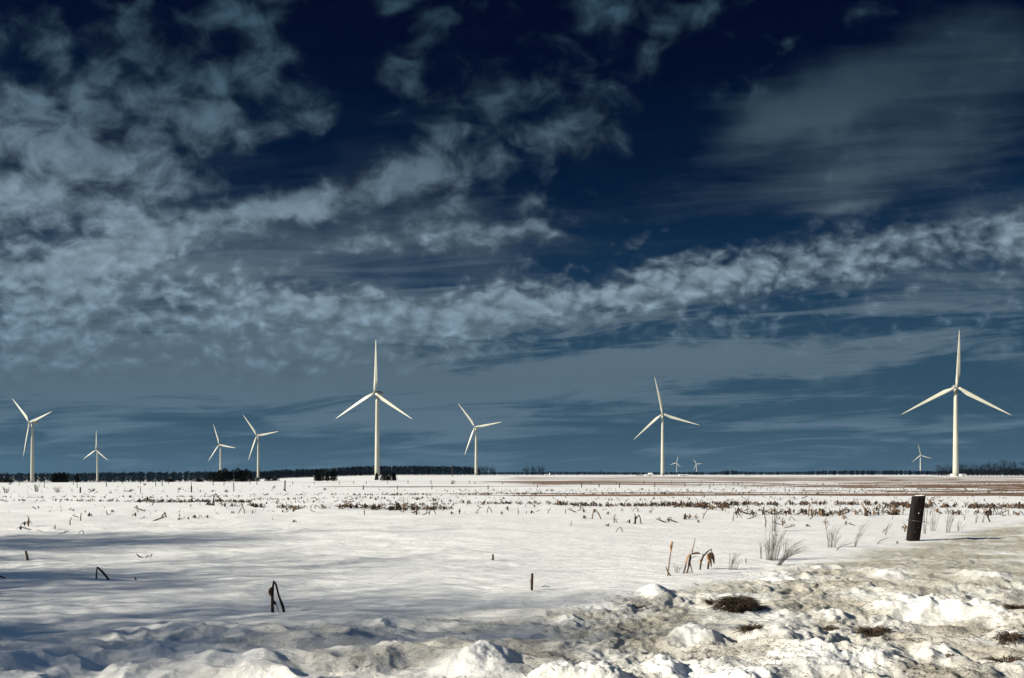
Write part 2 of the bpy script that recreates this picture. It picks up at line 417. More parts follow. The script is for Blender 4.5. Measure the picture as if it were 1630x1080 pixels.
# ------------------------------------------------------------------ trees
def branch(mb, p, d, l, r, lev, maxlev, rnd, n=5, up=.15, kids=(3, 5), curve=.25, twig=.0016):
    pts = [p]; dd = d.normalized(); rad = [r]; seg = 4 if lev < 2 else 3
    for i in range(seg):
        dd = (dd + Vector((rnd.uniform(-1, 1), rnd.uniform(-1, 1), rnd.uniform(-1, 1)))*curve*.5 + Vector((0, 0, up*.4))).normalized()
        pts.append(pts[-1] + dd*(l/seg)); rad.append(r*(1-.75*(i+1)/seg))
    mb.tube(pts, rad, n if lev < 2 else 3, cap=False)
    if lev >= maxlev: return
    for k in range(rnd.randint(*kids)):
        t = rnd.uniform(.25, 1)*seg; i = min(int(t), seg-1); q = pts[i].lerp(pts[i+1], t-i)
        ax = (pts[i+1]-pts[i]).normalized(); side = ax.orthogonal().normalized()
        side = Matrix.Rotation(rnd.uniform(0, 2*PI), 3, ax) @ side
        nd = (ax*rnd.uniform(.5, 1.0) + side*rnd.uniform(.6, 1.0) + Vector((0, 0, up))).normalized()
        branch(mb, q, nd, l*rnd.uniform(.5, .72), max(r*.5*(1-.5*t/seg), twig*l), lev+1, maxlev, rnd, n, up, kids, curve, twig)

def bare_tree_meshes(h, seed, levels=3, kids=(4, 6), rmin=.12, m=None, limbs=14, twig=.0016):
    rnd = random.Random(seed); tr = MB(); cr = MB()
    pts = [Vector((0, 0, -.3))]
    for k in range(5): pts.append(Vector((rnd.uniform(-.02, .02)*h*k/4, rnd.uniform(-.02, .02)*h*k/4, h*.82*(k+1)/5)))
    rad = [rmin*1.3, rmin, rmin*.85, rmin*.65, rmin*.4, rmin*.15]
    tr.tube(pts, rad, 8)
    for k in range(limbs):
        t = rnd.uniform(.25, 1)*5; i = min(int(t), 4); q = pts[i].lerp(pts[i+1], t-i)
        a = rnd.uniform(0, 2*PI); up = rnd.uniform(.5, 1.1)
        branch(cr, q, Vector((math.cos(a), math.sin(a), up)), h*rnd.uniform(.22, .36)*(1.2-.5*t/5), rmin*.4*(1.15-t/6), 1, levels, rnd, 5, .2, kids, .25, twig)
    return tr.data('trunk', m or M['bark']), cr.data('crown', m or M['bark'])

# bare trees left of the view: they cast the long streaky shadows on the snow
tlab = ['tall bare roadside tree whose crown shades the snow behind the bent stalks', 'bare roadside tree whose branch shadows cross the middle of the drifts',
        'bare roadside tree shading the edge of the snow bank', 'bare roadside tree standing closest to the road', 'slim bare roadside tree at the far end of the row']
DIR = Vector((-math.sin(SUN_AZ), -math.cos(SUN_AZ), 0))    # the way shadows fall
tlab += ['broad bare tree beside the shading roadside tree', 'young bare tree between the first two roadside trees', 'bare tree standing behind the closest roadside tree']
for k, (tx, ty, h, tl) in enumerate(((-7.0, 21.6, 10, tlab[0]), (-3.0, 14.2, 9.5, tlab[1]), (0.4, 10.1, 9.5, tlab[2]), (-4.2, 7.6, 7, tlab[3]), (-8.8, 19.4, 9, tlab[4]), (-8.0, 8.7, 7, tlab[5]), (-5.2, 12.2, 8, tlab[6]), (-9, 16.3, 7.5, tlab[7]))):
    p = Vector((tx, ty, 0)) - DIR*(h*.96/math.tan(SUN_EL)); z = gz(p.x, p.y)
    tm, cm = bare_tree_meshes(h, 40+k, 4, (5, 7), .18, None, 30, .0040)
    r = empty('bare_tree', (p.x, p.y, z)); tag(r, tl, 'tree', 'bare trees by the road')
    link('trunk', tm, r); link('crown', cm, r)

# ------------------------------------------------------------------ dark cedars
def cedar_meshes(seed, h=2.6, w=1.0, lobes=1):
    rnd = random.Random(seed); cr = MB(); tr = MB()
    tr.tube([(0, 0, -.2), (0, 0, h*.5), (0.02, 0, h*.9)], [.09, .06, .02], 6)
    tops = [(0, 0, h)] + [(rnd.uniform(-.55, .55)*w, rnd.uniform(-.4, .4)*w, h*rnd.uniform(.7, .93)) for _ in range(lobes)]
    for k in range(3400):
        cx, cy, hh = tops[rnd.randrange(len(tops))]
        t = rnd.random()**.85; z = hh*t
        prof = (min(1, t/.18+.45))*(1-t)**.55*(1+.22*math.sin(t*23+cx*9))
        a = rnd.uniform(0, 2*PI); rr = w*.62*prof*math.sqrt(rnd.uniform(.15, 1))*rnd.uniform(.85, 1.18)
        p = Vector((cx+rr*math.cos(a), cy+rr*math.sin(a), z))
        s_ = rnd.uniform(.05, .13)*h/2.6
        d1 = Vector((math.cos(a)+rnd.uniform(-.6, .6), math.sin(a)+rnd.uniform(-.6, .6), rnd.uniform(.1, 1.1))).normalized()*s_*1.5
        d2 = d1.orthogonal().normalized()*s_*.5
        cr.tri(p-d2, p+d2, p+d1)
    return tr.data('trunk', M['bark']), cr.data('crown', M['needles'], False)
protos = [cedar_meshes(1, 2.6, 1.0, 2), cedar_meshes(2, 2.6, 1.3, 3), cedar_meshes(3, 2.6, .8, 0)]
# px, foot py, top py, width px, proto, label
CED = [(8, 768, 761, 12, 1, 'lowest dark cedar bush at the far left end of the field'), (18, 768, 762.5, 8, 2, 'small dark bush just left of the leftmost turbine'),
       (86, 766.5, 752, 9, 0, 'left dark cedar of the three right of the leftmost turbine'), (94.5, 766.5, 751, 11, 1, 'middle dark cedar of the three right of the leftmost turbine'),
       (102, 766.5, 750.5, 10, 0, 'right dark cedar of the three right of the leftmost turbine'), (122.5, 767, 754, 10, 2, 'lone cone shaped cedar between the cedar trio and the small turbine'),
       (270, 765.5, 761, 8, 1, 'small round dark bush under the thin radio mast'), (318, 766, 762, 9, 1, 'low dark bush left of the biggest cedar clump'),
       (342, 766.3, 750, 14, 1, 'left cedar of the clump hiding a turbine foot'), (349, 766.5, 748.5, 13, 0, 'slightly pointed middle cedar of the clump hiding a turbine foot'),
       (358.5, 766.8, 744.5, 16, 1, 'tallest rounded cedar of the clump hiding a turbine foot'),
       (378.5, 766.8, 744, 15, 1, 'tall rounded left cedar of the pair left of the second nearest left turbine'), (385, 766.8, 747, 11, 0, 'low middle cedar filling the gap of the rounded pair'),
       (392, 766.8, 745, 13, 1, 'rounded right cedar of the pair, nearest the turbine with a right pointing blade'),
       (403, 764.5, 759.5, 6, 1, 'tiny dark bush left of a turbine foot'), (410, 764.5, 759.5, 6, 1, 'tiny dark bush right in front of a turbine foot'),
       (428, 764.2, 758.5, 9, 1, 'left of two low dark bushes before the far wood'), (437, 764.2, 759.5, 8, 1, 'right of two low dark bushes before the far wood'),
       (504, 765.7, 747, 12, 0, 'broad left cedar of the three left of the big middle turbine'), (511, 765.7, 745.5, 11, 1, 'high middle cedar of the three left of the big middle turbine'),
       (522, 765.7, 750, 9, 0, 'thin low cedar between the two bigger cedars of the trio'), (533, 765.7, 745.5, 12, 0, 'pointed right cedar of the three left of the big middle turbine'),
       (599.5, 764.8, 752.5, 9, 2, 'small cedar standing before the foot of the big middle turbine'),
       (613, 765.6, 753, 11, 1, 'left part cedar of the round clump right of the big middle turbine'), (621, 765.6, 750.5, 14, 1, 'largest round cedar right of the big middle turbine'),
       (628, 765.6, 752, 9, 2, 'slim cedar at the right side of the round clump')]
for (px, fy, ty, wp, pr, lab) in CED:
    d = EYE*F/(fy-HY); x = (px-HX)/F*d; z = gz(x, d); h = (EYE-(ty-HY)/F*d) - z
    tm, cm = protos[pr]
    r = empty('cedar_tree', (x, d, z), random.uniform(0, 6)); tag(r, lab, 'tree' if h > 1.2 else 'bush', 'dark cedars at the far side of the field')
    w = wp/F*d*.9; h *= .93
    r.scale = (w/1.3, w/1.3, h/2.6)
    link('trunk', tm, r); link('crown', cm, r)

# ------------------------------------------------------------------ woods on the skyline
def wood_mass(name, label, ptsx, topy, D, depth, step, rows, blob, seed, ragged=.18, m='wood_mass', bs=1.):
    rnd = random.Random(seed); mb = MB()
    for row in range(rows):
        dd = D + depth*row/max(rows-1, 1)
        px = ptsx[0]
        while px < ptsx[-1]:
            top = float(np.interp(px, ptsx, topy)) + 1.0*perlin(np.array([px/11.]), np.array([seed*3.3+row]), 3)[0]
            x = (px-HX)/F*dd + rnd.uniform(-.5, .5)*step; y = dd + rnd.uniform(-.5, .5)*depth/rows
            g = gz(x, y); h = max(3, (EYE+(HY-top)/F*dd) - g)*rnd.uniform(1-ragged, 1.03)
            w = max(h*rnd.uniform(.16, .30), step*.6)
            mb.tube([(x, y, g-.5), (x+rnd.uniform(-.3, .3), y, g+h*.9)], [h*.016, h*.006], 3, cap=False)
            for k in range(blob):
                t = rnd.random()**.8; a = rnd.uniform(0, 2*PI); rr = w*math.sin(PI*min(1, .12+t*.9))**.6*math.sqrt(rnd.random())
                p = Vector((x+rr*math.cos(a), y+rr*math.sin(a), g+h*(.06+.9*t)))
                s_ = h*rnd.uniform(.03, .075)*bs
                d1 = Vector((rnd.uniform(-1, 1), rnd.uniform(-1, 1), rnd.uniform(.2, 1.6))).normalized()*s_*1.7
                d2 = Vector((rnd.uniform(-1, 1), rnd.uniform(-1, 1), rnd.uniform(-.5, .5))).normalized()*s_*.55
                mb.tri(p-d2, p+d2, p+d1)
            px += step/dd*F*rnd.uniform(.6, 1.4)
    o = mb.build(name, M[m], None, False); o['kind'] = 'stuff'; o['label'] = label; o['category'] = 'woodland'
    return o
wood_mass('distant_treeline', 'thin dark treeline on the left half of the skyline, behind the cedars', [-420, 0, 130, 160, 300, 400, 540, 620],
          [754.0, 754.0, 754.0, 752.4, 751.7, 750.8, 750, 750], 2350, 260, 6.5, 5, 40, 5, .18, 'wood_mass', 1.9)
wood_mass('distant_treeline', 'thin dark treeline on the right half of the skyline, behind the white sheds', [760, 800, 900, 1040, 1140, 1165, 1180, 1260, 1330, 1420, 1500, 1640, 2100],
          [751.6, 751.8, 751.3, 752, 751.8, 749.8, 751.4, 751.3, 749.6, 749.4, 750.6, 750, 750], 1380, 200, 4.2, 5, 40, 6, .14, 'wood_mass', 1.9)
wood_mass('dark_woodland', 'dark leafless woodland left of the middle turbine foot and right up to the next turbine', [415, 440, 500, 540, 560, 600, 650, 700, 740, 763], [751.5, 748, 746.5, 744.5, 742.5, 742.5, 741.5, 742.5, 742.8, 745], 1330, 150, 3.2, 6, 42, 9, .16, 'wood_mass', 1.25)
wood_mass('bare_wood', 'dark bare wood filling the skyline behind the tallest turbine', [1488, 1500, 1530, 1560, 1600, 1640, 1760], [752, 749, 747, 746.5, 746, 745.5, 745], 880, 110, 2.6, 5, 38, 12, .2, 'twigs', 1.3)
# single bare trees one can tell apart
fart = [bare_tree_meshes(12, 90+k, 3, (4, 5), .26, M['twigs'], 16, .012) for k in range(5)]
ORD = ['first', 'second', 'third', 'fourth', 'fifth', 'sixth', 'seventh', 'eighth', 'ninth', 'tenth', 'eleventh', 'twelfth', 'thirteenth', 'fourteenth', 'fifteenth', 'sixteenth',
       'seventeenth', 'eighteenth', 'nineteenth', 'twentieth', 'twenty-first', 'twenty-second', 'twenty-third', 'twenty-fourth', 'twenty-fifth', 'twenty-sixth', 'twenty-seventh', 'twenty-eighth', 'twenty-ninth', 'thirtieth']
def far_tree(px, ty, D, lab, grp, k):
    x = (px-HX)/F*D; g = gz(x, D); h = EYE+(HY-ty)/F*D-g
    tm, cm = fart[k % 5]
    r = empty('bare_tree', (x, D, g), random.uniform(0, 6)); tag(r, lab, 'tree', grp); s_ = h/10.4; r.scale = (s_*1.05, s_*1.05, s_)
    link('trunk', tm, r); link('crown', cm, r)
xs = [1494, 1499, 1507, 1513, 1531, 1537, 1542, 1549, 1556, 1563, 1569, 1574, 1581, 1586, 1593, 1599, 1604, 1611, 1617, 1622, 1628]
ts = [742, 744, 741, 743, 738, 742, 743, 741, 743, 739, 742, 738, 741, 740, 738.5, 735, 738, 741, 737, 742, 738]
for k, (a, b_) in enumerate(zip(xs, ts)):
    side = ('left of the tallest turbine, %s of four' % ORD[k]) if k < 4 else ('right of the tallest turbine, %s out from its tower' % ORD[k-4])
    far_tree(a, b_, 840+random.uniform(-20, 20), 'bare tree in the wood ' + side, 'bare trees of the wood by the tallest turbine', k)
for k, (a, b_) in enumerate(zip([764, 768.5, 772, 776, 780, 784, 788], [743.5, 744, 743, 744, 745, 744, 747])):
    far_tree(a, b_, 1290, 'thin bare tree at the wood end right of the central turbine, %s from its tower' % ORD[k], 'bare trees at the end of the woodland', k+2)
for k, (a, b_) in enumerate(zip([832, 836, 840, 847, 851, 857, 861, 865], [748, 745, 744.5, 743, 744.5, 743.5, 745, 743])):
    far_tree(a, b_, 1250, 'bare tree in the isolated skyline grove near the centre, %s from its left end' % ORD[k], 'bare trees of the isolated grove', k)
for k, (a, b_) in enumerate(zip([952, 958, 1152, 1158, 1166, 1172], [749.5, 749, 749.5, 748, 747.5, 749.5])):
    far_tree(a, b_, 1500, 'low bare tree on the skyline, ' + ['just left of the pale farmhouse', 'nearer the pale farmhouse of two'][k] if k < 2 else
             'low bare tree right of the tiny turbines, %s of four' % ORD[k-2], 'low bare trees on the skyline', k)

# ------------------------------------------------------------------ far buildings, masts
def shed(px0, px1, ty, by, D, label, name='farm_shed', roof=.35, door=True, cat='shed', group=None):
    x0, x1 = (px0-HX)/F*D, (px1-HX)/F*D; w = x1-x0; xc = (x0+x1)/2; g = gz(xc, D)
    top = EYE+(HY-ty)/F*D; h = top-g; e = h*(1-roof); dp = max(4., w*.45)
    r = empty(name, (xc, D, g)); tag(r, label, cat, group)
    MB().box(-w/2, w/2, 0, dp, -.3, e).build('wall', M['white_wall'], r, False)
    rf = MB(); o = .3
    rf.v += [Vector(p) for p in ((-w/2-o, -o, e), (w/2+o, -o, e), (w/2+o, dp+o, e), (-w/2-o, dp+o, e), (-w/2-o, dp/2, h), (w/2+o, dp/2, h))]
    rf.f += [(0, 1, 5, 4), (2, 3, 4, 5), (1, 2, 5), (3, 0, 4), (3, 2, 1, 0)]
    rf.build('roof', M['snowcap'] if roof < .5 else M['grey_roof'], r, False)
    if door: MB().box(-w*.1, w*.1, -.06, .1, 0, e*.75).build('door', M['door'], r, False)
    for s_ in (-.32, .32):
        if h > 2.5: MB().box(w*s_-.5, w*s_+.5, -.05, .1, e*.4, e*.75).build('window', M['pane'], r, False)
    return r
shed(795, 811, 756.3, 758.3, 1120, 'long low white farm shed left of the isolated grove, the longer one')
shed(819, 828.5, 756.4, 758.2, 1130, 'short low white farm shed touching the left of the isolated grove')
shed(867, 873, 755.6, 758.2, 1050, 'small white outbuilding beside the narrow white silo')
shed(1027, 1041.5, 755.3, 758.6, 820, 'pale farmhouse wing with flat front left of the tall turbine by the sheds', 'farm_house', .25, cat='house')
shed(1033, 1038.5, 753.0, 758.6, 828, 'narrow upper house block rising behind the pale farmhouse wing', 'farm_house', .3, False, 'house')
shed(1013, 1025, 756.6, 758.3, 900, 'low grey roofed shed left of the pale farmhouse', roof=.6)
shed(1081.5, 1096, 755.6, 758.6, 800, 'white farm shed right of the tall turbine under the tiny turbines')
shed(1516.5, 1521.5, 754.6, 759.2, 690, 'white cabin standing left of the tallest turbine foot', 'cabin', .12, cat='cabin')
shed(1530, 1538, 754.8, 759.2, 690, 'white cabin standing right of the tallest turbine foot', 'cabin', .12, cat='cabin')
shed(1185, 1192, 756.9, 758.2, 1000, 'tiny white shed right of the low trees under the far skyline', door=False)
D = 1050; x = (875.2-HX)/F*D
silo = empty('grain_silo', (x, D, 0)); tag(silo, 'narrow white grain silo beside the isolated grove', 'silo')
MB().tube([(0, 0, -.3), (0, 0, 3.4)], [.75, .75], 16).build('drum', M['white_wall'], silo)
MB().tube([(0, 0, 3.4), (0, 0, 3.9), (0, 0, 4.2)], [.85, .5, .06], 16).build('roof', M['grey_roof'], silo)
def mast(px, ty, by, D, rad, label, name, cat, arms=False):
    x = (px-HX)/F*D; g = gz(x, D); h = EYE+(HY-ty)/F*D-g
    r = empty(name, (x, D, g)); tag(r, label, cat)
    MB().tube([(0, 0, -.5), (0, 0, h*.5), (0, 0, h)], [rad, rad*.85, rad*.6], 8).build('pole', M['fence'], r)
    if arms:
        MB().box(-.8, .8, -.08, .08, h*.9, h*.9+.14).build('crossarm', M['fence'], r)
        for s_ in (-.7, 0, .7): MB().tube([(s_, 0, h*.9+.12), (s_, 0, h*.9+.4)], [.06, .04], 6).build('insulator', M['white_wall'], r)
    else:
        MB().tube([(0, 0, h), (0, 0, h*1.04)], [rad*.3, rad*.2], 5).build('antenna', M['fence'], r)
mast(269, 738.5, 752, 2000, .55, 'thin radio mast on the skyline between the small turbine and the cedars', 'radio_mast', 'mast')
mast(719.8, 738, 765, 620, .30, 'dark utility pole against the woodland left of the central turbine', 'utility_pole', 'pole', True)
mast(881.5, 748.5, 758, 900, .34, 'short dark utility pole right of the narrow silo', 'utility_pole', 'pole', True)
mast(891, 743, 757, 2000, .4, 'faint thin mast on the skyline right of the isolated grove', 'radio_mast', 'mast')
mast(1257.5, 739, 757, 1900, .35, 'faint thin radio mast on the right skyline between far turbines', 'radio_mast', 'mast')

# ------------------------------------------------------------------ fences across the field
def fence(name, label, posts, wire_h=(.5,), sag=.02, skipwire=9.0):
    P = [(spot(px, by), by, ty) for (px, ty, by) in posts]
    r = empty(name, P[0][0].copy()); tag(r, label, 'fence', 'old wire fences in the field'); o = r.location.copy()
    tops = []
    for (p, by, ty) in P:
        h = (by-ty)/F*p.y; mb = MB(); rnd = random.Random(int(p.x*100))
        lean = Vector((rnd.uniform(-.05, .05), rnd.uniform(-.05, .05), 0)); q = p-o; rad = rnd.uniform(.035, .065)*(1.3 if h > .9 else 1)
        mb.tube([q+Vector((0, 0, -.2)), q+Vector((0, 0, h*.5))+lean*.5*h, q+Vector((0, 0, h))+lean*h], [rad*1.1, rad, rad*.9], 7)
        mb.build('post', M['fence'], r); tops.append((q, h))
    w = MB()
    tops.sort(key=lambda t: t[0].x)
    for (a, ha), (b_, hb) in zip(tops, tops[1:]):
        if (a-b_).length > skipwire: continue
        for f_ in wire_h:
            A = a+Vector((0, 0, ha*f_)); B = b_+Vector((0, 0, hb*f_))
            w.tube([A, (A+B)/2-Vector((0, 0, sag)), B], [.014]*3, 4)
    if w.v: w.build('wire', M['wire'], r)
fence('wire_fence', 'far line of short posts and wire crossing the middle of the field', [(30.5, 766, 773), (117, 766, 772), (195, 765.5, 771), (223.5, 765.5, 770.5), (268, 766, 771), (339.5, 766, 773), (356.5, 766.8, 773),
      (398, 765.5, 771.5), (409, 765, 772), (466, 766, 772), (500, 767, 771), (540, 765, 772), (563, 766, 770.5), (583, 766, 770.5), (617, 766, 771), (649.5, 765, 770.5), (686, 764.5, 771), (720.5, 765, 770.5), (747, 765.5, 770.5), (756, 766, 771),
      (800, 767, 771), (849.5, 767, 772), (864.5, 768, 771.5), (902.5, 767.5, 772), (941, 766, 771), (981, 767, 771), (1025, 766, 771), (1069, 765, 771), (1117, 765.5, 771), (1168, 767, 772), (1176, 768, 772), (1181, 767, 772)], (.72,), .02, 12)
fence('wire_fence', 'nearer broken line of thin posts running through the left field', [(70.5, 768, 777), (122.8, 768, 777), (169.5, 767, 775), (248, 766.5, 774.8), (258, 767.5, 774), (304.5, 768, 778), (372, 768, 776), (578, 773, 780), (632.5, 773, 780), (687.5, 772.5, 779.5)], (.6,), .03, 4)
fence('wire_fence', 'nearer line of posts with one wire right of the fence gap', [(777, 773, 779), (855.5, 772, 777), (925.5, 769, 776.5), (953.5, 770.5, 776), (986, 769, 776.5), (1042, 769, 775.5), (1090, 769, 775), (1135.5, 769, 774)], (.9,), .02, 6)
for (px, ty, by, lab) in ((127.7, 775.5, 785, 'thick short dark post standing alone below the small left turbine'), (304.5, 774, 784.5, 'thick dark post standing alone left of the cedar clump'),
                          (453.5, 765, 782, 'tallest dark field post, left of the cedar trio'), (223.6, 775, 785.5, 'thin pale field post under the far radio mast gap')):
    p = spot(px, by); h = (by-ty)/F*p.y; w = .07 if 'thin' not in lab else .03
    r = empty('field_post', p); tag(r, lab, 'post')
    MB().tube([(0, 0, -.2), (.01, 0, h*.6), (.02, 0, h)], [w*1.05, w, w*.95], 8).build('stake', M['fence'], r)
    MB().tube([(-w*1.1, -w, h*.7), (w*1.1, -w, h*.7)], [.01, .01], 4).build('wire', M['wire'], r)

# ------------------------------------------------------------------ the leaning dark post
def big_post():
    p = spot(1453, 861); k = p.y/F; H = 71*k; W = 17.8*k
    r = empty('leaning_post', p); tag(r, 'thick black leaning timber post standing in the snow at the right', 'post')
    lean = 9.5*k/H; n = 26; mb = MB(); rows = 14
    for i in range(rows):
        z = -.3 + (H+.3)*i/(rows-1)
        for j in range(n):
            a = 2*PI*j/n; c, s_ = math.cos(a), math.sin(a); e = .42
            rad = W/2*(1+.025*math.sin(j*2.9)+.012*math.sin(z*5+j))
            x = rad*math.copysign(abs(c)**e, c); y = rad*.8*math.copysign(abs(s_)**e, s_)
            mb.v.append(Vector((x + lean*z, y, z + (0.02*x/W if i == rows-1 else 0))))
    for i in range(rows-1):
        for j in range(n):
            j2 = (j+1) % n; mb.f.append((i*n+j, i*n+j2, (i+1)*n+j2, (i+1)*n+j))
    mb.f.append(tuple((rows-1)*n+j for j in range(n)))
    mb.build('timber', M['post'], r, True)
    c = MB(); t = lean*H
    for i, (zz, f_) in enumerate(((0, .8), (.006, .84), (.013, .7), (.018, .4), (.02, .1))):
        for j in range(16):
            a = 2*PI*j/16; e = .45; cc, ss = math.cos(a), math.sin(a)
            c.v.append(Vector((t+W/2*f_*.97*math.copysign(abs(cc)**e, cc)+.03, W*.4*f_*math.copysign(abs(ss)**e, ss), H+.006+zz*(1+.4*cc))))
    for i in range(4):
        for j in range(16):
            c.f.append((i*16+j, i*16+(j+1) % 16, (i+1)*16+(j+1) % 16, (i+1)*16+j))
    c.f.append(tuple(64+j for j in range(16))); c.build('snow_cap', M['snowcap'], r)
    zc = H*.44; tx = lean*zc; w = MB()
    w.tube([(tx-W*.52, -W*.43, zc+.02), (tx, -W*.45, zc), (tx+W*.52, -W*.43, zc-.01), (tx+W*.53, W*.42, zc), (tx-W*.52, W*.42, zc+.02), (tx-W*.53, -W*.43, zc+.02)], [.009]*6, 5)
    w.tube([(tx-W*.5, -W*.43, zc+.02), (tx-W*.9, -W*.5, zc+.05)], [.008, .006], 4); w.tube([(tx+W*.5, -W*.43, zc), (tx+W*.8, -W*.6, zc-.02), (tx+W*.85, -W*.6, zc-.07)], [.008, .007, .006], 4)
    w.build('wire_loop', M['wire'], r)
    for (a, b_) in ((-.1, .2), (.08, .7), (0.0, .62), (.15, .3)):
        MB().tube([(lean*H*b_+a*W, -W*.44, H*b_), (lean*H*b_+a*W, -W*.39, H*b_)], [.012, .012], 8).build('nail_head', M['white_wall'] if a == .0 else M['wire'], r)
big_post()

# ------------------------------------------------------------------ hand-made corn remains and weeds
def pxobj(name, label, cat, bx, by, parts, group=None):
    """parts: (kind, material key, [(px, py, dy_m)...], [radius px...], flat, parent index or None) in photo pixels about the foot (bx, by)"""
    p = spot(bx, by); k = p.y/F
    r = empty(name, p); tag(r, label, cat, group)
    made = []
    for (nm, mk, pts, rad, flat_, par) in parts:
        V = [Vector(((a-bx)*k, c, (by-b_)*k*(1+c/p.y))) for (a, b_, c) in pts]
        V = smooth_line(V, 3); R_ = list(np.interp(np.linspace(0, 1, len(V)), np.linspace(0, 1, len(rad)), rad))
        mb = MB().tube(V, [q*k for q in R_], 8, flat_)
        made.append(mb.build(nm, M[mk], r if par is None else made[par]))
    return r
def smooth_line(P, sub):
    if len(P) < 3: return [P[0].lerp(P[-1], i/3) for i in range(4)]
    out = []
    for i in range(len(P)-1):
        p0, p1, p2, p3 = P[max(i-1, 0)], P[i], P[i+1], P[min(i+2, len(P)-1)]
        for s_ in range(sub):
            t = s_/sub
            out.append(.5*((2*p1)+(p2-p0)*t+(2*p0-5*p1+4*p2-p3)*t*t+(3*p1-p0-3*p2+p3)*t**3))
    out.append(P[-1]); return out
G1 = 'broken corn stalks sticking out of the near snow'
S = 'stalk'; LF = 'leaf'
pxobj('corn_stalk', 'dark broken corn stalk folded into a narrow peak, nearest the camera on the left', 'corn stalk', 434, 975, [
    (S, 'dark_stalk', [(434, 982, 0), (433.5, 955, 0), (434.5, 935, 0), (435.8, 924, 0)], [2.9, 2.4, 1.9, .9], 1, None),
    (S, 'dark_stalk', [(435.5, 927, .01), (438.5, 931, .02), (443, 950, .03), (449, 966, .03), (453, 980, .0)], [1.3, 1.6, 1.5, 2.2, 2.0], 1, None),
    ('stem', 'dark_stalk', [(436.5, 957, 0), (439, 961, 0), (445, 977, 0)], [.9, .6, .6], 1, None),
    ('husk', 'dark_leaf', [(435, 934, -.01), (432, 938, -.02), (430.5, 943, -.02), (434, 951, -.01)], [1.2, 3.2, 3.0, .5], .6, None),
    ('node', 'dark_stalk', [(437, 956, -.005), (438, 960, -.005), (438.4, 963, 0)], [1.0, 1.9, .7], 1, None)], G1)
pxobj('corn_stalk', 'dark corn stalk folded into an open arrowhead with one slanting leg', 'corn stalk', 154, 922, [
    (S, 'dark_stalk', [(153.5, 927, 0), (153.6, 912, 0), (155, 903, 0)], [1.4, 1.1, .9], 1, None),
    (S, 'dark_stalk', [(154.6, 903, .0), (158, 907, .02), (165, 915, .03), (174, 924.5, 0)], [1.1, 1.6, 1.8, 1.4], 1, None),
    (LF, 'dark_leaf', [(154, 913, -.01), (157, 912.5, -.02), (159, 914, -.02)], [.4, .7, .2], .5, None)], G1)
pxobj('corn_stalk', 'short tan corn stub leaning left, alone near the left edge', 'corn stalk', 44, 892, [
    (S, 'stalk', [(45, 896, 0), (43, 886, 0), (40.8, 877, 0)], [2.0, 2.0, 1.4], 1, None), (LF, 'dark_leaf', [(44.5, 888, -.02), (46, 891.5, -.02), (46.6, 893, 0)], [.3, .8, .3], .5, None)], G1)
pxobj('corn_stalk', 'thin dark stalk lying shallow with two upturned ends on the snow', 'corn stalk', 229, 888, [
    (S, 'dark_stalk', [(217.5, 882, 0), (222, 886.5, 0), (229, 888, 0)], [.7, 1.1, .5], 1, None),
    (S, 'dark_stalk', [(231, 888.6, 0), (236.5, 884.5, 0)], [1.0, .8], 1, None), (LF, 'dark_leaf', [(238, 888.5, 0), (242, 882.5, 0)], [.5, .9], .5, None)], G1)
pxobj('corn_stalk', 'tiny dark stub poking up right of the folded arrowhead stalk', 'corn stalk', 215, 923, [
    (S, 'dark_stalk', [(215.3, 925, 0), (214.8, 919, 0)], [1.5, .9], 1, None), (LF, 'dark_leaf', [(215.5, 921, 0), (218, 922, 0), (218.5, 924, 0)], [.4, .8, .3], .5, None)], G1)
pxobj('corn_stalk', 'upright reddish brown corn stub with a tiny side twig near the centre', 'corn stalk', 847, 940, [
    (S, 'dark_stalk', [(846.5, 944, 0), (846.6, 928, 0), (847.3, 913.5, 0)], [1.6, 2.3, 1.8], 1, None), ('stem', 'stalk', [(845.5, 923, -.01), (843, 924.3, -.01)], [.5, .3], 1, None),
    ('node', 'dark_stalk', [(847.2, 916, 0), (847.3, 913.2, 0)], [2.1, 2.1], 1, None)], G1)
pxobj('corn_stalk', 'small upright tan corn stub alone in the middle of the smooth snow', 'corn stalk', 784.5, 892, [
    (S, 'dark_stalk', [(784.7, 895, 0), (784.7, 882.7, 0)], [1.5, 1.4], 1, None), (LF, 'stalk', [(784, 889, -.01), (782.3, 891.5, -.01)], [.4, .6], .5, None)], G1)
pxobj('corn_stalk', 'thin fallen stem lying curved on the snow right of the reddish stub', 'corn stalk', 867, 935, [
    (S, 'dark_stalk', [(862, 936, 0), (866, 933.4, 0), (870, 933.2, 0), (875, 935, 0)], [.4, .6, .5, .3], 1, None)], G1)
pxobj('corn_stalk', 'thin dark stem lying on the snow right of the folded peak stalk', 'corn stalk', 480, 973, [
    (S, 'dark_stalk', [(476, 974.5, 0), (480, 972, 0), (488, 970.8, 0), (496, 970.6, 0)], [.4, .6, .5, .2], 1, None)], G1)
pxobj('corn_stalk', 'dark flat piece of stalk at the very left edge of the snow', 'corn stalk', 0, 921, [
    (S, 'dark_stalk', [(-8, 916, 0), (1, 918, 0), (9, 921, 0)], [1.3, 1.8, .9], .6, None)], G1)
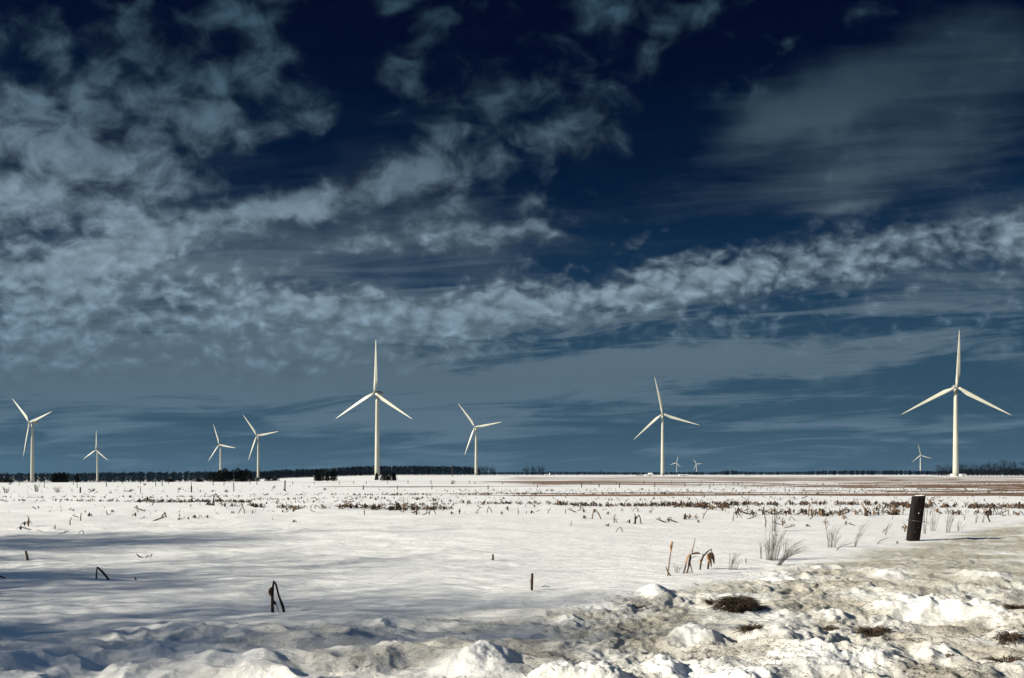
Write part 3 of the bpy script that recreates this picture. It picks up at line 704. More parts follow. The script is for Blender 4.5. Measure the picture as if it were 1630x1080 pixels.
# the group right of the middle
pxobj('corn_stalk', 'tall thin corn stalk with a cattail shaped tip and crossed foot', 'corn stalk', 1064, 917, [
    (S, 'stalk', [(1062.5, 919, 0), (1064.8, 900, 0), (1067.5, 880, 0), (1070.2, 861, 0)], [1.1, .95, .8, .5], 1, None),
    ('husk', 'leaf', [(1067.6, 880, -.005), (1068.3, 870, -.01), (1069.5, 862.5, -.01)], [.6, 2.1, 1.4], .55, None),
    (S, 'dark_stalk', [(1060.2, 903, .01), (1063, 910, .01), (1068, 917.5, 0)], [.6, 1.0, 1.0], 1, None)], G1)
pxobj('corn_stalk', 'tan corn stalk with drooping husk bent sideways and hanging leaves on three legs', 'corn stalk', 1095, 913, [
    (S, 'dark_stalk', [(1088, 914, 0), (1091.5, 900, 0), (1094, 888, 0), (1099, 882.5, 0)], [1.1, 1.2, 1.5, 1.2], 1, None),
    ('husk', 'dark_leaf', [(1101, 882.5, 0), (1106, 881, -.01), (1111, 880.6, -.02), (1114.6, 882, -.02)], [1.2, 2.2, 2.1, .6], .75, None),
    (LF, 'leaf', [(1101, 882, -.02), (1096, 884, -.03), (1093, 889, -.03), (1091, 898, -.03), (1090, 900, -.02)], [1.5, 3.1, 3.0, 1.6, .4], .4, None),
    (LF, 'dark_leaf', [(1099, 884, -.03), (1097, 893, -.03), (1095.5, 903, -.02), (1093.2, 913, 0)], [1.6, 1.9, 1.4, 1.2], .5, None),
    (S, 'dark_stalk', [(1097.5, 890, .02), (1099.5, 900, .02), (1102, 911.5, 0)], [.9, .9, .7], 1, None),
    ('stem', 'stalk', [(1102, 882, .03), (1104.5, 870, .03), (1107.5, 857.5, .03)], [.8, .7, .4], 1, None),
    ('stem', 'leaf', [(1101, 880, .04), (1102, 874, .04)], [.4, .3], 1, None),
    (LF, 'dark_leaf', [(1100, 889.5, 0), (1104, 887, 0), (1109, 885.5, 0)], [.2, .5, .2], .5, None)], G1)
pxobj('corn_stalk', 'dark upright corn stalk from which a bent arm reaches to the right', 'corn stalk', 1114.5, 907, [
    (S, 'dark_stalk', [(1114.3, 909, 0), (1115.5, 897, 0), (1117.8, 889, 0), (1125, 880, .02), (1133.5, 874.3, .03)], [1.2, 1.4, 1.3, 1.2, .5], 1, None),
    (LF, 'leaf', [(1116.5, 898, -.01), (1114.3, 893.5, -.02), (1114, 890, -.02)], [.6, 1.4, .3], .5, None),
    (LF, 'dark_leaf', [(1117, 893, 0), (1119, 886, 0), (1118.5, 881, 0)], [1.2, 1.3, .3], .6, None),
    (LF, 'dark_leaf', [(1133.4, 874.5, .03), (1133.5, 879, .03), (1136.5, 881.8, .03)], [.5, .7, .3], .5, None)], G1)
pxobj('corn_stalk', 'hanging golden corn husk bowed over a dark foot, rightmost of the stalk group', 'corn stalk', 1127, 906, [
    (S, 'dark_stalk', [(1126.5, 908, 0), (1128, 897, 0), (1129.5, 888, 0), (1130, 880.5, 0)], [1.6, 1.5, 1.2, .8], 1, None),
    ('husk', 'leaf', [(1127, 881, -.01), (1126.3, 886, -.02), (1128, 892, -.02), (1130, 897, -.02)], [1.0, 2.4, 1.9, .6], .5, None),
    (LF, 'dark_leaf', [(1129, 880.5, 0), (1133.5, 884, .0), (1135.6, 890, 0), (1137, 898.5, 0)], [1.6, 3.0, 2.2, .4], .45, None),
    (LF, 'dark_leaf', [(1131, 886, -.02), (1131, 895, -.02), (1132.5, 902.5, -.01)], [1.3, 1.5, .5], .5, None)], G1)

def weed(px, py, h, w, n, lean, label, seed, name='dry_weed', forks=2, cat='weed', r0=.45):
    """a tuft of thin bent stems; h, w, lean in photo px"""
    p = spot(px, py); k = p.y/F; rnd = random.Random(seed); n = int(n*1.35); forks = forks+2 if n > 6 else forks+1
    r = empty(name, p); tag(r, label, cat, 'thin dry weeds in the snow')
    st = MB(); tw = MB()
    for i in range(n):
        a = rnd.uniform(-1, 1); hh = h*rnd.uniform(.55, 1.03); dy = rnd.uniform(-1, 1)*w*.5*k
        x0 = a*w*.22*k; x1 = (a*w*.5 + lean*rnd.uniform(.7, 1.2))*k
        P = [Vector((x0, dy*.3, -.05)), Vector((x0*.7+x1*.25, dy*.5, hh*k*.35)), Vector((x0*.3+x1*.6, dy*.8, hh*k*.72)), Vector((x1*1.05, dy, hh*k))]
        P = smooth_line(P, 2); st.tube(P, list(np.linspace(r0*1.15, .10, len(P))*k), 4)
        for f_ in range(forks):
            q = P[rnd.randint(2, len(P)-2)]; l = hh*k*rnd.uniform(.15, .35)
            d = Vector((rnd.uniform(-.7, .7)+lean/max(h, 1), rnd.uniform(-.5, .5), 1)).normalized()
            tw.tube([q, q+d*l*.5+Vector((0, 0, .01)), q+d*l+Vector((rnd.uniform(-.02, .02), 0, 0))], [.15*k, .12*k, .08*k], 3)
    st.build('stem', M['weed'], r); 
    if tw.v: tw.build('twig', M['weed'], r)
for a in [(1228, 892, 50, 34, 26, 6, 'densest grey weed tuft, fanning up from the snow in front of the field', 1, 'dry_weed', 2),
          (1237, 900, 40, 14, 16, 44, 'grey weed tuft blown far over to the right of the densest one', 2, 'dry_weed', 2),
          (1323, 872, 34, 28, 12, 2, 'open forked grey weed between the dense tuft and the leaning post', 3, 'dry_weed', 3),
          (1330, 876, 16, 6, 4, 26, 'low grey weed stems leaning right beside the open forked weed', 4, 'dry_weed', 1),
          (1360, 871, 42, 8, 5, 24, 'thin forked weed slanting right, halfway to the leaning post', 5, 'dry_weed', 2),
          (1394, 866, 11, 4, 3, 26, 'low weed stem nearly lying, left of the leaning post foot', 6, 'dry_weed', 1),
          (1409, 852, 26, 5, 3, 10, 'single weed stem with hooked tip left of the leaning post', 7, 'dry_weed', 1),
          (1165, 907, 26, 30, 12, 10, 'low sparse weed tuft just right of the hanging golden husk', 8, 'dry_weed', 1),
          (1077, 912, 14, 18, 8, 3, 'low wispy weed between the crossed stalk and the drooping husk', 9, 'dry_weed', 1),
          (1188, 897, 10, 6, 4, 2, 'tiny weed between two grey tufts in the right snow', 10, 'dry_weed', 1),
          (1212, 890, 32, 4, 4, -2, 'thin upright weed at the left edge of the densest tuft', 11, 'dry_weed', 1),
          (1250, 880, 30, 12, 5, 6, 'loose weed stems behind the densest tuft', 12, 'dry_weed', 1),
          (1472, 850, 42, 12, 5, 2, 'brown weed stems pressed against the right side of the leaning post', 13, 'dry_weed', 1),
          (1488, 846, 34, 22, 6, 6, 'arching weed right of the leaning post', 14, 'dry_weed', 2),
          (1507, 848, 40, 18, 7, 6, 'tall spread weed further right of the leaning post', 15, 'dry_weed', 3),
          (1528, 846, 18, 16, 5, 4, 'short weed with curled tips, outermost right of the leaning post', 16, 'dry_weed', 2),
          (1553, 833, 18, 5, 3, 4, 'thin weed stem standing left of the dark twisted stub', 17, 'dry_weed', 1),
          (1564, 832, 14, 4, 3, 4, 'short weed stem close to the dark twisted stub', 18, 'dry_weed', 1),
          (1232, 846, 44, 14, 7, 4, 'tall thin weed standing behind the densest tuft', 19, 'dry_weed', 2),
          (1480, 797, 7, 20, 8, 3, 'weed head peeking past the top of the leaning post', 20, 'dry_weed', 2),
          (10, 785, 10, 14, 9, 0, 'small bushy weed at the left edge of the field', 21, 'dry_weed', 2),
          (58, 783.5, 13, 12, 10, 0, 'bushy weed between the leftmost turbine and the cedar trio', 22, 'dry_weed', 2),
          (92, 784, 9, 10, 7, -1, 'weed below the cedar trio', 23, 'dry_weed', 2),
          (16, 771.5, 3, 7, 8, 0, 'low round weed below the leftmost bushes', 24, 'dry_weed', 2), (146, 782.5, 5, 10, 10, 1, 'low round weed below the small left turbine', 25, 'dry_weed', 2),
          (204, 783, 4, 18, 12, 1, 'wide low weed patch left of the thin pale field post', 26, 'dry_weed', 2), (230, 773, 4, 7, 7, 0, 'small weed beside the far radio mast line', 27, 'dry_weed', 2),
          (285, 780, 5, 7, 6, 2, 'small weed left of the thick lone post', 28, 'dry_weed', 2), (360, 784, 5, 9, 8, 0, 'small weed under the rounded cedar clump', 29, 'dry_weed', 2), (372, 783, 9, 4, 4, 1, 'thin upright weed under the cedar pair', 30, 'dry_weed', 1),
          (435, 778, 5, 5, 5, 4, 'slanting weed left of the tallest field post', 31, 'dry_weed', 1), (517, 780.5, 4, 5, 9, 0, 'small dark weed under the cedar trio', 32, 'dry_weed', 2), (720, 771, 6, 9, 7, 2, 'weed at the foot of the utility pole line', 33, 'dry_weed', 2)]:
    lab_, sd_ = a[6], a[7]
    weed(a[0], a[1], a[2], a[3], a[4], a[5], lab_, sd_, a[8], a[9], r0=.26 if a[1] > 840 else .34)

# matted dead grass lying on the ploughed snow
def grass_clump(px, py, w, h, n, label, seed, mk='grass'):
    p = spot(px, py); k = p.y/F; rnd = random.Random(seed); mb = MB(); core = MB()
    r = empty('dead_grass_clump', p); tag(r, label, 'grass clump', 'matted grass clumps on the dirty snow')
    W = w*k/2; Hh = h*k; dp = W*.7
    nn = 14; W0, W1 = 1.15*W, 1.15*dp; gx = np.linspace(-W0, W0, 25); gy = np.linspace(-W1, W1, 25); GX, GY = np.meshgrid(gx, gy)
    GH = height(GX.ravel()+p.x, GY.ravel()+p.y).reshape(25, 25)-p.z
    def lg(x, y): return float(GH[min(24, max(0, int(round((y+W1)/(2*W1)*24)))), min(24, max(0, int(round((x+W0)/(2*W0)*24))))])
    edge = [rnd.uniform(.45, 1.1) for _ in range(nn)]
    core.v.append(Vector((0, 0, Hh*.8)))
    for i in range(1, 6):
        for j in range(nn):
            a = 2*PI*j/nn; f_ = i/5*rnd.uniform(.85, 1.05)*edge[j]
            x, y = W*f_*math.cos(a)*.85, dp*f_*math.sin(a)*.85
            core.v.append(Vector((x, y, Hh*.85*(1-(i/5)**1.4)*rnd.uniform(.7, 1.1) + lg(x, y) - (.05 if i == 5 else 0))))
    for j in range(nn): core.f.append((0, 1+j, 1+(j+1) % nn))
    for i in range(4):
        for j in range(nn): core.f.append((1+i*nn+j, 1+(i+1)*nn+j, 1+(i+1)*nn+(j+1) % nn, 1+i*nn+(j+1) % nn))
    core.build('thatch', M[mk], r)
    for i in range(n):
        a = rnd.uniform(0, 2*PI); f_ = math.sqrt(rnd.random())*edge[int(a/2/PI*nn) % nn]
        x, y = W*f_*math.cos(a), dp*f_*math.sin(a); z = Hh*.85*max(0, 1-f_**1.5) + lg(x, y)
        b_ = rnd.uniform(-.6, .6)+a; l = rnd.uniform(.05, .16)
        q = Vector((x, y, z+.005)); e = q+Vector((math.cos(b_)*l, math.sin(b_)*l*.8, rnd.uniform(-.05, .035)))
        m_ = (q+e)/2+Vector((0, 0, rnd.uniform(.0, .03)))
        mb.tube([q, m_, e], [.0035, .003, .001], 3)
    mb.build('blades', M[mk], r)
for k, (a, b_, w, h, n, lab) in enumerate(((1176, 973, 66, 22, 1100, 'largest dome of dark matted grass on the dirty snow, below the weed tufts'), (1308, 1008, 34, 3, 240, 'long flat mat of reddish grass left of the middle snow lump'),
        (1388, 1010, 34, 5, 300, 'ragged grass mat in the hollow below the bright snow lumps'), (1195, 1008, 20, 4, 160, 'small dark grass tuft below the largest matted dome'),
        (1600, 1046, 30, 3, 200, 'grass mat near the bottom right corner of the bank'), (1606, 1014, 32, 3, 160, 'grass strip at the right edge below the outer snow lump'),
        (1135, 963, 16, 3, 90, 'tiny grass tuft left of the largest matted dome'), (1618, 971, 26, 5, 150, 'grass strip at the right edge level with the big snow lump'))):
    grass_clump(a, b_, w, h, n, lab, 60+k)

# small bits of straw and twig scattered over the bank: nobody could count them
def litter():
    rnd = random.Random(5); mb = MB(); r = np.random.default_rng(3); n = 14000
    py = r.uniform(905, 1110, n); px = r.uniform(560, 1660, n)
    X, Y = flat(px, py)
    ok = (Y < np.interp(X, BX, BY)-.3) & (r.random(n) < .25+.75*np.clip((px-700)/600, 0, 1)) & (perlin(X/1.1, Y/1.1, 61) > r.uniform(-.5, .3, n))
    X, Y = X[ok][:2600], Y[ok][:2600]; Z = height(X, Y)+.004
    for x, y, z in zip(X, Y, Z):
        l = rnd.choice([.01, .015, .02, .03, .05, .08]); a = rnd.uniform(0, PI)
        q = Vector((x, y, z)); e = Vector((x+math.cos(a)*l, y+math.sin(a)*l, z+rnd.uniform(0, .35)*l))
        mb.tube([q, (q+e)/2+Vector((0, 0, l*.1)), e], [.0028, .0025, .001], 3)
    o = mb.build('straw_litter', M['dark_stalk']); o['kind'] = 'stuff'; o['label'] = 'bits of dark straw and twig strewn over the dirty snow bank'; o['category'] = 'litter'
litter()

# ------------------------------------------------------------------ corn stubble
def stub_mesh(kind, seed, mb=None, T=None, sc=1.):
    """kinds: upright, leaning, folded, leafy, stump, fallen ; about .3 m tall at scale 1"""
    rnd = random.Random(seed); out = mb or MB(); v0 = len(out.v)
    def tb(P, R_, fl=1., n=5): out.tube([Vector(p) for p in P], R_, n, fl)
    u = rnd.uniform
    if kind == 'upright': tb([(0, 0, -.05), (u(-.01, .01), 0, .15), (u(-.03, .03), 0, .3)], [.016, .014, .011]); tb([(0, 0, .1), (.02, -.01, .16), (.05, -.02, .13)], [.004, .012, .003], .4)
    elif kind == 'leaning': s_ = rnd.choice([-1, 1]); tb([(0, 0, -.05), (s_*.06, 0, .12), (s_*.13, .02, .24)], [.016, .014, .011]); tb([(s_*.05, 0, .1), (s_*.02, 0, .16), (-s_*.02, 0, .14)], [.004, .012, .003], .4)
    elif kind == 'folded': s_ = rnd.choice([-1, 1]); tb([(0, 0, -.05), (s_*.03, 0, .14), (s_*.07, 0, .22)], [.016, .013, .012]); tb([(s_*.07, 0, .22), (s_*.15, .01, .12), (s_*.21, .02, -.02)], [.012, .014, .011])
    elif kind == 'leafy':
        tb([(0, 0, -.05), (u(-.02, .02), 0, .2), (u(-.03, .03), 0, .28)], [.018, .014, .008])
        for k in range(5):
            a = u(0, 2*PI); tb([(0, 0, u(.02, .14)), (math.cos(a)*.05, math.sin(a)*.05, u(.12, .2)), (math.cos(a)*.11, math.sin(a)*.11, u(.0, .12))], [.006, .014, .003], .35)
    elif kind == 'stump':
        tb([(0, 0, -.05), (.0, 0, .07), (u(-.02, .02), 0, .11)], [.026, .022, .014])
        for k in range(3):
            a = u(0, 2*PI); tb([(0, 0, .03), (math.cos(a)*.05, math.sin(a)*.05, .07), (math.cos(a)*.10, math.sin(a)*.1, .0)], [.006, .015, .005], .45)
    else:
        s_ = rnd.choice([-1, 1]); tb([(-s_*.12, 0, -.01), (0, u(-.03, .03), .03), (s_*.16, u(-.04, .04), .09)], [.012, .016, .010]); tb([(s_*.04, 0, .04), (s_*.08, 0, .12), (s_*.14, 0, .1)], [.005, .013, .003], .4)
    if T is not None:
        for i in range(v0, len(out.v)): out.v[i] = T @ out.v[i]
    return out
KN = ['upright', 'leaning', 'folded', 'leafy', 'stump', 'fallen']
lib = {}
for kd in KN:
    for vi in range(3):
        for mk in ('stalk', 'dark_stalk'):
            lib[(kd, vi, mk)] = stub_mesh(kd, vi*7+1).data('corn_stub', M[mk])
stubs = []    # px, py, height px, kind
rs = random.Random(21)
# rows of the field, as (px, py) lines with density per px, height px and spread
ROWS = [([(-30, 791.5), (210, 791), (400, 790)], .42, 2.6, .8, 0), ([(-30, 797.5), (130, 797.5), (225, 798.5)], .5, 3.2, .9, 0), ([(220, 798.5), (300, 799), (400, 798.5)], 1.3, 4, 1.3, 0),
        ([(400, 795), (560, 794), (700, 795)], .45, 3.0, 1.0, 0), ([(400, 787.5), (560, 787), (640, 788)], .4, 2.4, .7, 0), ([(560, 788.5), (720, 787), (860, 786)], .7, 2.8, .9, 0),
        ([(330, 805), (400, 807.5), (470, 810), (545, 811.5)], .55, 5.5, 1.4, 0), ([(540, 808), (620, 811), (700, 811.5), (720, 810)], 1.05, 6, 2.0, 0), ([(600, 806), (760, 802.5), (900, 802.5)], .85, 3.8, 1.4, 0),
        ([(880, 803.5), (960, 806), (1060, 806), (1160, 808)], 1.25, 5.2, 1.7, 0), ([(1040, 803.5), (1200, 804), (1400, 803), (1450, 806)], 1.2, 5.0, 1.5, 0), ([(1120, 811), (1165, 813)], .8, 5, 1.2, 0),
        ([(1400, 809), (1520, 807.5), (1660, 810)], 1.3, 6, 1.9, 0), ([(1160, 819), (1300, 820), (1440, 819)], .42, 7.5, 2.0, 0), ([(1170, 814), (1300, 816), (1440, 814)], .25, 6, 2, 0),
        ([(1480, 817), (1660, 820)], .34, 6, 2.4, 0), ([(760, 787), (1000, 786), (1200, 786)], .5, 2.6, 1.2, 0), ([(900, 796), (1200, 795), (1450, 797)], .16, 3, 2.4, 0), ([(0, 783), (400, 783)], .05, 3, 3, 0),
        ([(400, 801), (800, 798)], .25, 3.6, 2.6, 0), ([(120, 822), (420, 826)], .05, 5, 4, 0), ([(0, 812), (500, 815)], .045, 4.5, 4, 0), ([(650, 820), (1000, 815)], .04, 5, 3, 0), ([(1160, 826), (1450, 828)], .035, 6, 4, 0)]
for (ln, den, hp, spr, _) in ROWS:
    x0, x1 = ln[0][0], ln[-1][0]; n = int((x1-x0)*den)
    clump = rs.uniform(0, 100)
    for i in range(n):
        px = rs.uniform(x0, x1)
        if perlin(np.array([px/9.+clump]), np.array([den*10]), 2)[0] < -.28: continue
        py = float(np.interp(px, [q[0] for q in ln], [q[1] for q in ln])) + rs.gauss(0, spr*.55)
        big = 1.5 if rs.random() < .05 else 1
        stubs.append((px, py, hp*rs.uniform(.55, 1.25)*big, rs.choices(KN, (.30, .18, .10, .22, .3, .2))[0]))
# the ones one can point to in the photo
NAMED = [(45, 838, 17, 'leafy', 'leafy corn stub, biggest of the three left of the shaded snow'), (39, 836.5, 6, 'stump', 'low dark stump touching the biggest leafy stub on the left'), (112, 836, 12, 'upright', 'plain straight stub standing alone left of the tapered one'),
         (128.5, 829, 12, 'upright', 'tapered upright stub right of the plain straight one'), (33, 843, 6, 'stump', 'dark stump at the upper edge of the left shadow'), (45, 843.5, 5, 'fallen', 'fallen dark piece at the upper edge of the left shadow'),
         (88, 842.5, 7, 'leafy', 'small leafy stub right of the fallen dark piece'), (99, 850, 5, 'fallen', 'dark curled leaf in the left tree shadow'), (134, 850, 6, 'folded', 'hooked dark stub in the left tree shadow'),
         (64, 846, 3, 'fallen', 'thin fallen piece just above the left tree shadow'), (252, 829, 9, 'fallen', 'long fallen stalk propped up in the left field'), (264, 821, 6, 'leaning', 'leaning stub at the end of the long propped stalk'), (316, 826, 6, 'folded', 'folded stub left of the bare snow patch'),
         (330, 825, 5, 'stump', 'stump next to the folded stub left of the bare snow'), (285, 828, 4, 'stump', 'small stump right of the long propped stalk'), (300, 827, 4, 'stump', 'small stump between two others in the left field'),
         (434, 828, 5, 'upright', 'tiny stub alone left in the bare smooth snow'), (468, 832.5, 5, 'stump', 'tiny dark stump furthest out in the bare smooth snow'), (390, 818, 11, 'folded', 'tall crooked stub left of the bare snow'), (402, 818, 7, 'leafy', 'leafy stub next to the tall crooked one'),
         (338.5, 801, 15, 'folded', 'tall pointed stalk tent rising from the dark residue strip'), (642, 815, 17, 'leafy', 'tall tan leafy stalk in the thick stubble clump'), (580, 820, 11, 'upright', 'bent hook stub hanging below the stubble row'),
         (683, 819.5, 12, 'folded', 'dark arched stalk right of the stubble clump'), (660, 817, 8, 'fallen', 'fallen dark stalk right of the stubble clump'), (719, 819, 5, 'stump', 'dark stump starting the loose row right of the clump'), (732, 818.5, 9, 'leafy', 'thick dark leafy stub in the loose row'),
         (758, 818, 10, 'leaning', 'leaning double stub in the loose row'), (775, 817, 10, 'folded', 'small arch shaped stub in the loose row'), (799, 820, 7, 'leafy', 'small leafy stub ending the loose row'), (825, 819, 10, 'upright', 'upright bottle shaped stub near the centre'),
         (838, 818.5, 6, 'upright', 'little dark stub right of the bottle shaped one'), (846, 817.5, 5, 'stump', 'round dark stump right of the bottle shaped stub'), (808, 812, 6, 'stump', 'round dark stump behind the bottle shaped stub'),
         (900, 818, 8, 'upright', 'thin twisted stub left of a slanting stem'), (913, 816, 7, 'fallen', 'slanting stem right of a thin twisted stub'), (929, 816, 6, 'stump', 'dark little stump behind the arrowhead stalk'), (960, 814, 6, 'upright', 'small stub behind and right of the arrowhead stalk'),
         (942, 826.5, 16, 'folded', 'large open arrowhead stalk near the centre'), (930, 826, 6, 'stump', 'dark stump at the foot of the large arrowhead stalk'), (909, 838, 8, 'upright', 'thin pale stub in front of the arrowhead stalk'), (978, 832.5, 14, 'upright', 'tall thin stub left of the shorter leaning piece'),
         (983, 832, 8, 'leaning', 'shorter leaning piece touching the tall thin stub'), (1002, 833, 6, 'stump', 'low dark heap left of the leafy double stub'), (1011, 834.5, 17, 'leafy', 'leafy double stub, tallest before the mound of dark leaves'), (1021, 834, 14, 'folded', 'arched leaf stub right of the leafy double stub'),
         (968, 838, 4, 'stump', 'lone dark crumb below the tall thin stub'), (991, 847, 8, 'folded', 'small arched stub lying in the clean snow'), (1055, 832, 8, 'fallen', 'left half of the dark heap of fallen leaves'), (1064, 832, 9, 'leafy', 'dark leafy top of the heap of fallen leaves'), (1073, 832, 8, 'fallen', 'right half of the dark heap of fallen leaves'),
         (1016, 815, 7, 'folded', 'ring shaped stub behind the leafy double stub'), (1035, 817.5, 8, 'leaning', 'short tan stub behind the heap of leaves'), (1090, 827, 9, 'stump', 'dark stub starting the small cluster right of the heap'), (1098, 826, 9, 'leafy', 'leafy stub in the small cluster right of the heap'),
         (1108, 827, 9, 'leafy', 'tan leafy stub in the small cluster right of the heap'), (1118, 826, 13, 'leaning', 'highest stub of the small cluster right of the heap'), (1111, 832, 5, 'stump', 'small stump below the cluster right of the heap'), (1167, 830, 10, 'upright', 'stub alone right of the small cluster'),
         (1218.5, 839.5, 20, 'upright', 'tall straight tan stub standing alone in clean snow'), (1246, 837, 13, 'leafy', 'pointed leafy stub right of the tall straight one'), (1239, 835.5, 5, 'fallen', 'fallen leaf left of the pointed leafy stub'), (1255, 841, 6, 'fallen', 'curled fallen leaf below the pointed leafy stub'),
         (1285, 838.5, 4, 'stump', 'flat dark crumb right of the curled leaf'), (1314, 836, 11, 'leafy', 'small leafy stub behind the open forked weed'), (1347, 837, 8, 'leafy', 'dark leafy stub left of the hooked weed stem'), (1357, 837, 5, 'fallen', 'small fallen leaf right of the dark leafy stub'),
         (1287.5, 822, 20, 'upright', 'tall thin straight tan stub at the front of the row'), (1292, 822, 15, 'leafy', 'leafy tan stub leaning on the tall thin one'), (1383, 822, 21, 'leaning', 'tall leaning tan stub in the row left of the post'), (1336, 822, 14, 'upright', 'straight thin stub between tall leaning ones'),
         (1440, 847, 14, 'leafy', 'pair of pale husks standing left of the post foot'), (1577, 831, 18, 'leaning', 'dark twisted stub leaning right near the right edge'), (1573, 824, 12, 'leafy', 'pale leafy stub behind the dark twisted one'), (1535, 828, 8, 'upright', 'small upright stub right of the weeds'),
         (1428, 866, 6, 'leafy', 'small dark curled leaf left of the post foot'), (1405, 848, 8, 'leaning', 'short pale leaning stub far left of the post foot')]
allst = [(a, b_, h, kd, lab) for (a, b_, h, kd, lab) in NAMED] + [(a, b_, h, kd, None) for (a, b_, h, kd) in stubs]
named = allst[:len(NAMED)]; rest = sorted(allst[len(NAMED):], key=lambda t: -t[2])
keep = [t for t in rest if t[0] > -5 and t[0] < 1635][:300-len(NAMED)]; kset = set(map(id, keep))
mass = [t for t in rest if id(t) not in kset]
HT = {'upright': .3, 'leaning': .24, 'folded': .22, 'leafy': .28, 'stump': .11, 'fallen': .12}
LAND = [(52, 'under the leftmost turbine'), (154, 'under the small turbine by the cedar trio'), (270, 'under the thin radio mast'), (350, 'under the turbine behind the cedar clump'), (410, 'under the turbine right of the cedar pair'),
        (505, 'under the cedar trio'), (600, 'under the big middle turbine'), (690, 'under the dark woodland'), (757, 'under the central turbine'), (850, 'under the isolated grove'), (950, 'between grove and pale farmhouse'),
        (1055, 'under the turbine between white sheds'), (1109, 'under the tiny skyline turbines'), (1190, 'right of the tiny skyline turbines'), (1260, 'under the faint right radio mast'), (1330, 'above the open forked weed'), (1400, 'left of the leaning post'), (1466, 'next to the leaning post'), (1524, 'under the tallest turbine'), (1600, 'at the right end under the bare wood')]
ADJ = {'upright': 'upright', 'leaning': 'slanting', 'folded': 'folded', 'leafy': 'leafy', 'stump': 'squat', 'fallen': 'fallen'}
bucket = {}
for t in keep:
    land = min(range(len(LAND)), key=lambda i: abs(LAND[i][0]-t[0]))
    dark = 'tan' if int(t[0]*7) % 3 == 0 else 'dark'
    bucket.setdefault((land, t[3], dark), []).append(t)
labs = {}
for (land, kd, tone), L_ in bucket.items():
    L_.sort(key=lambda t: t[0])
    for i, t in enumerate(L_):
        labs[id(t)] = (('%s %s stub %s' % (tone, ADJ[kd], LAND[land][1])) + ('' if len(L_) == 1 else ', %s of %d from left' % (ORD[i], len(L_))), tone)
for i, t in enumerate(named+keep):
    px, py, hp, kd, lab = t
    p = spot(px, py); k = p.y/F; s_ = hp*k/HT[kd]
    if lab: tone = 'dark' if 'dark' in lab else 'tan'
    else: lab, tone = labs[id(t)]
    o = link('corn_stub', lib[(kd, i % 3, 'dark_stalk' if tone == 'dark' else 'stalk')]); o.location = p
    rz = rs.uniform(-.5, .5) + (PI if rs.random() < .5 else 0)
    fat = max(s_, 1.25 if lab in (n_[4] for n_ in NAMED) else 1.0)
    o.scale = (min(fat, s_*1.5), min(fat, s_*1.5), s_); o.rotation_euler = (0, 0, rz)
    tag(o, lab, 'corn stub', 'stubs of the cut corn rows')
mb1, mb2 = MB(), MB()
extra = []
def fill(x0, x1, y0, y1, n, hp):
    for _ in range(n): extra.append((rs.uniform(x0, x1), rs.uniform(y0, y1), hp*rs.uniform(.5, 1.3), rs.choice(KN), None))
fill(700, 1640, 779, 788, 900, 2.2); fill(1100, 1640, 770, 780, 700, 1.6); fill(220, 400, 797, 801, 130, 2.8); fill(-20, 700, 775, 800, 420, 1.7); fill(700, 1640, 789, 800, 260, 2.6); fill(-40, 1680, 801, 818, 160, 3.2)
fill(1400, 1640, 804, 812, 110, 3.0); fill(900, 1450, 803, 809, 200, 2.8); fill(590, 720, 806, 813, 90, 3.6)
_all = mass+extra; _x, _y = flat(np.array([t[0] for t in _all]), np.array([t[1] for t in _all])); _z = height(_x, _y)
for i, (px, py, hp, kd, _) in enumerate(_all):
    x, y, z = float(_x[i]), float(_y[i]), float(_z[i]); s_ = hp*y/F/HT[kd]
    T = Matrix.Translation((x, y, z)) @ Matrix.Rotation(rs.uniform(0, 6.28), 4, 'Z') @ Matrix.Diagonal((s_*1.1, s_*1.1, s_, 1))
    stub_mesh(kd, i % 40, mb2 if (i % 5) else mb1, T)
for b_, mk, nm, lb in ((mb1, 'stalk', 'corn_stubble', 'short pale corn stubble thinly covering the snowy field'), (mb2, 'dark_stalk', 'corn_residue', 'short dark corn residue strewn along the rows of the snowy field')):
    o = b_.build(nm, M[mk]); o['kind'] = 'stuff'; o['label'] = lb; o['category'] = 'stubble'

# ------------------------------------------------------------------ sky
EXPO = .88; K = 1/2**EXPO
world = bpy.data.worlds.new('World'); scene.world = world; world.use_nodes = True
nt = world.node_tree; N = nt.nodes; N.clear(); Lk = nt.links.new
def node(t, **kw):
    n = N.new(t)
    for k, v in kw.items(): setattr(n, k, v)
    return n
def put(sock, v):
    if isinstance(v, (int, float)): sock.default_value = v
    elif isinstance(v, tuple): sock.default_value = v
    else: Lk(v, sock)
def mth(op, a, b=None, c=None, clamp=False):
    n = node('ShaderNodeMath', operation=op, use_clamp=clamp); put(n.inputs[0], a)
    if b is not None: put(n.inputs[1], b)
    if c is not None: put(n.inputs[2], c)
    return n.outputs[0]
def comb(x, y, z=0.):
    n = node('ShaderNodeCombineXYZ'); put(n.inputs[0], x); put(n.inputs[1], y); put(n.inputs[2], z); return n.outputs[0]
def noise(vec, scale, det, rough=.5, dist=0.):
    n = node('ShaderNodeTexNoise', noise_dimensions='2D'); Lk(vec, n.inputs['Vector']); n.inputs['Scale'].default_value = scale; n.inputs['Detail'].default_value = det
    n.inputs['Roughness'].default_value = rough; n.inputs['Distortion'].default_value = dist; return n
def smooth(v, a, b, c=0., d=1.):
    n = node('ShaderNodeMapRange', interpolation_type='SMOOTHSTEP'); put(n.inputs['Value'], v)
    n.inputs['From Min'].default_value = a; n.inputs['From Max'].default_value = b; n.inputs['To Min'].default_value = c; n.inputs['To Max'].default_value = d; return n.outputs[0]
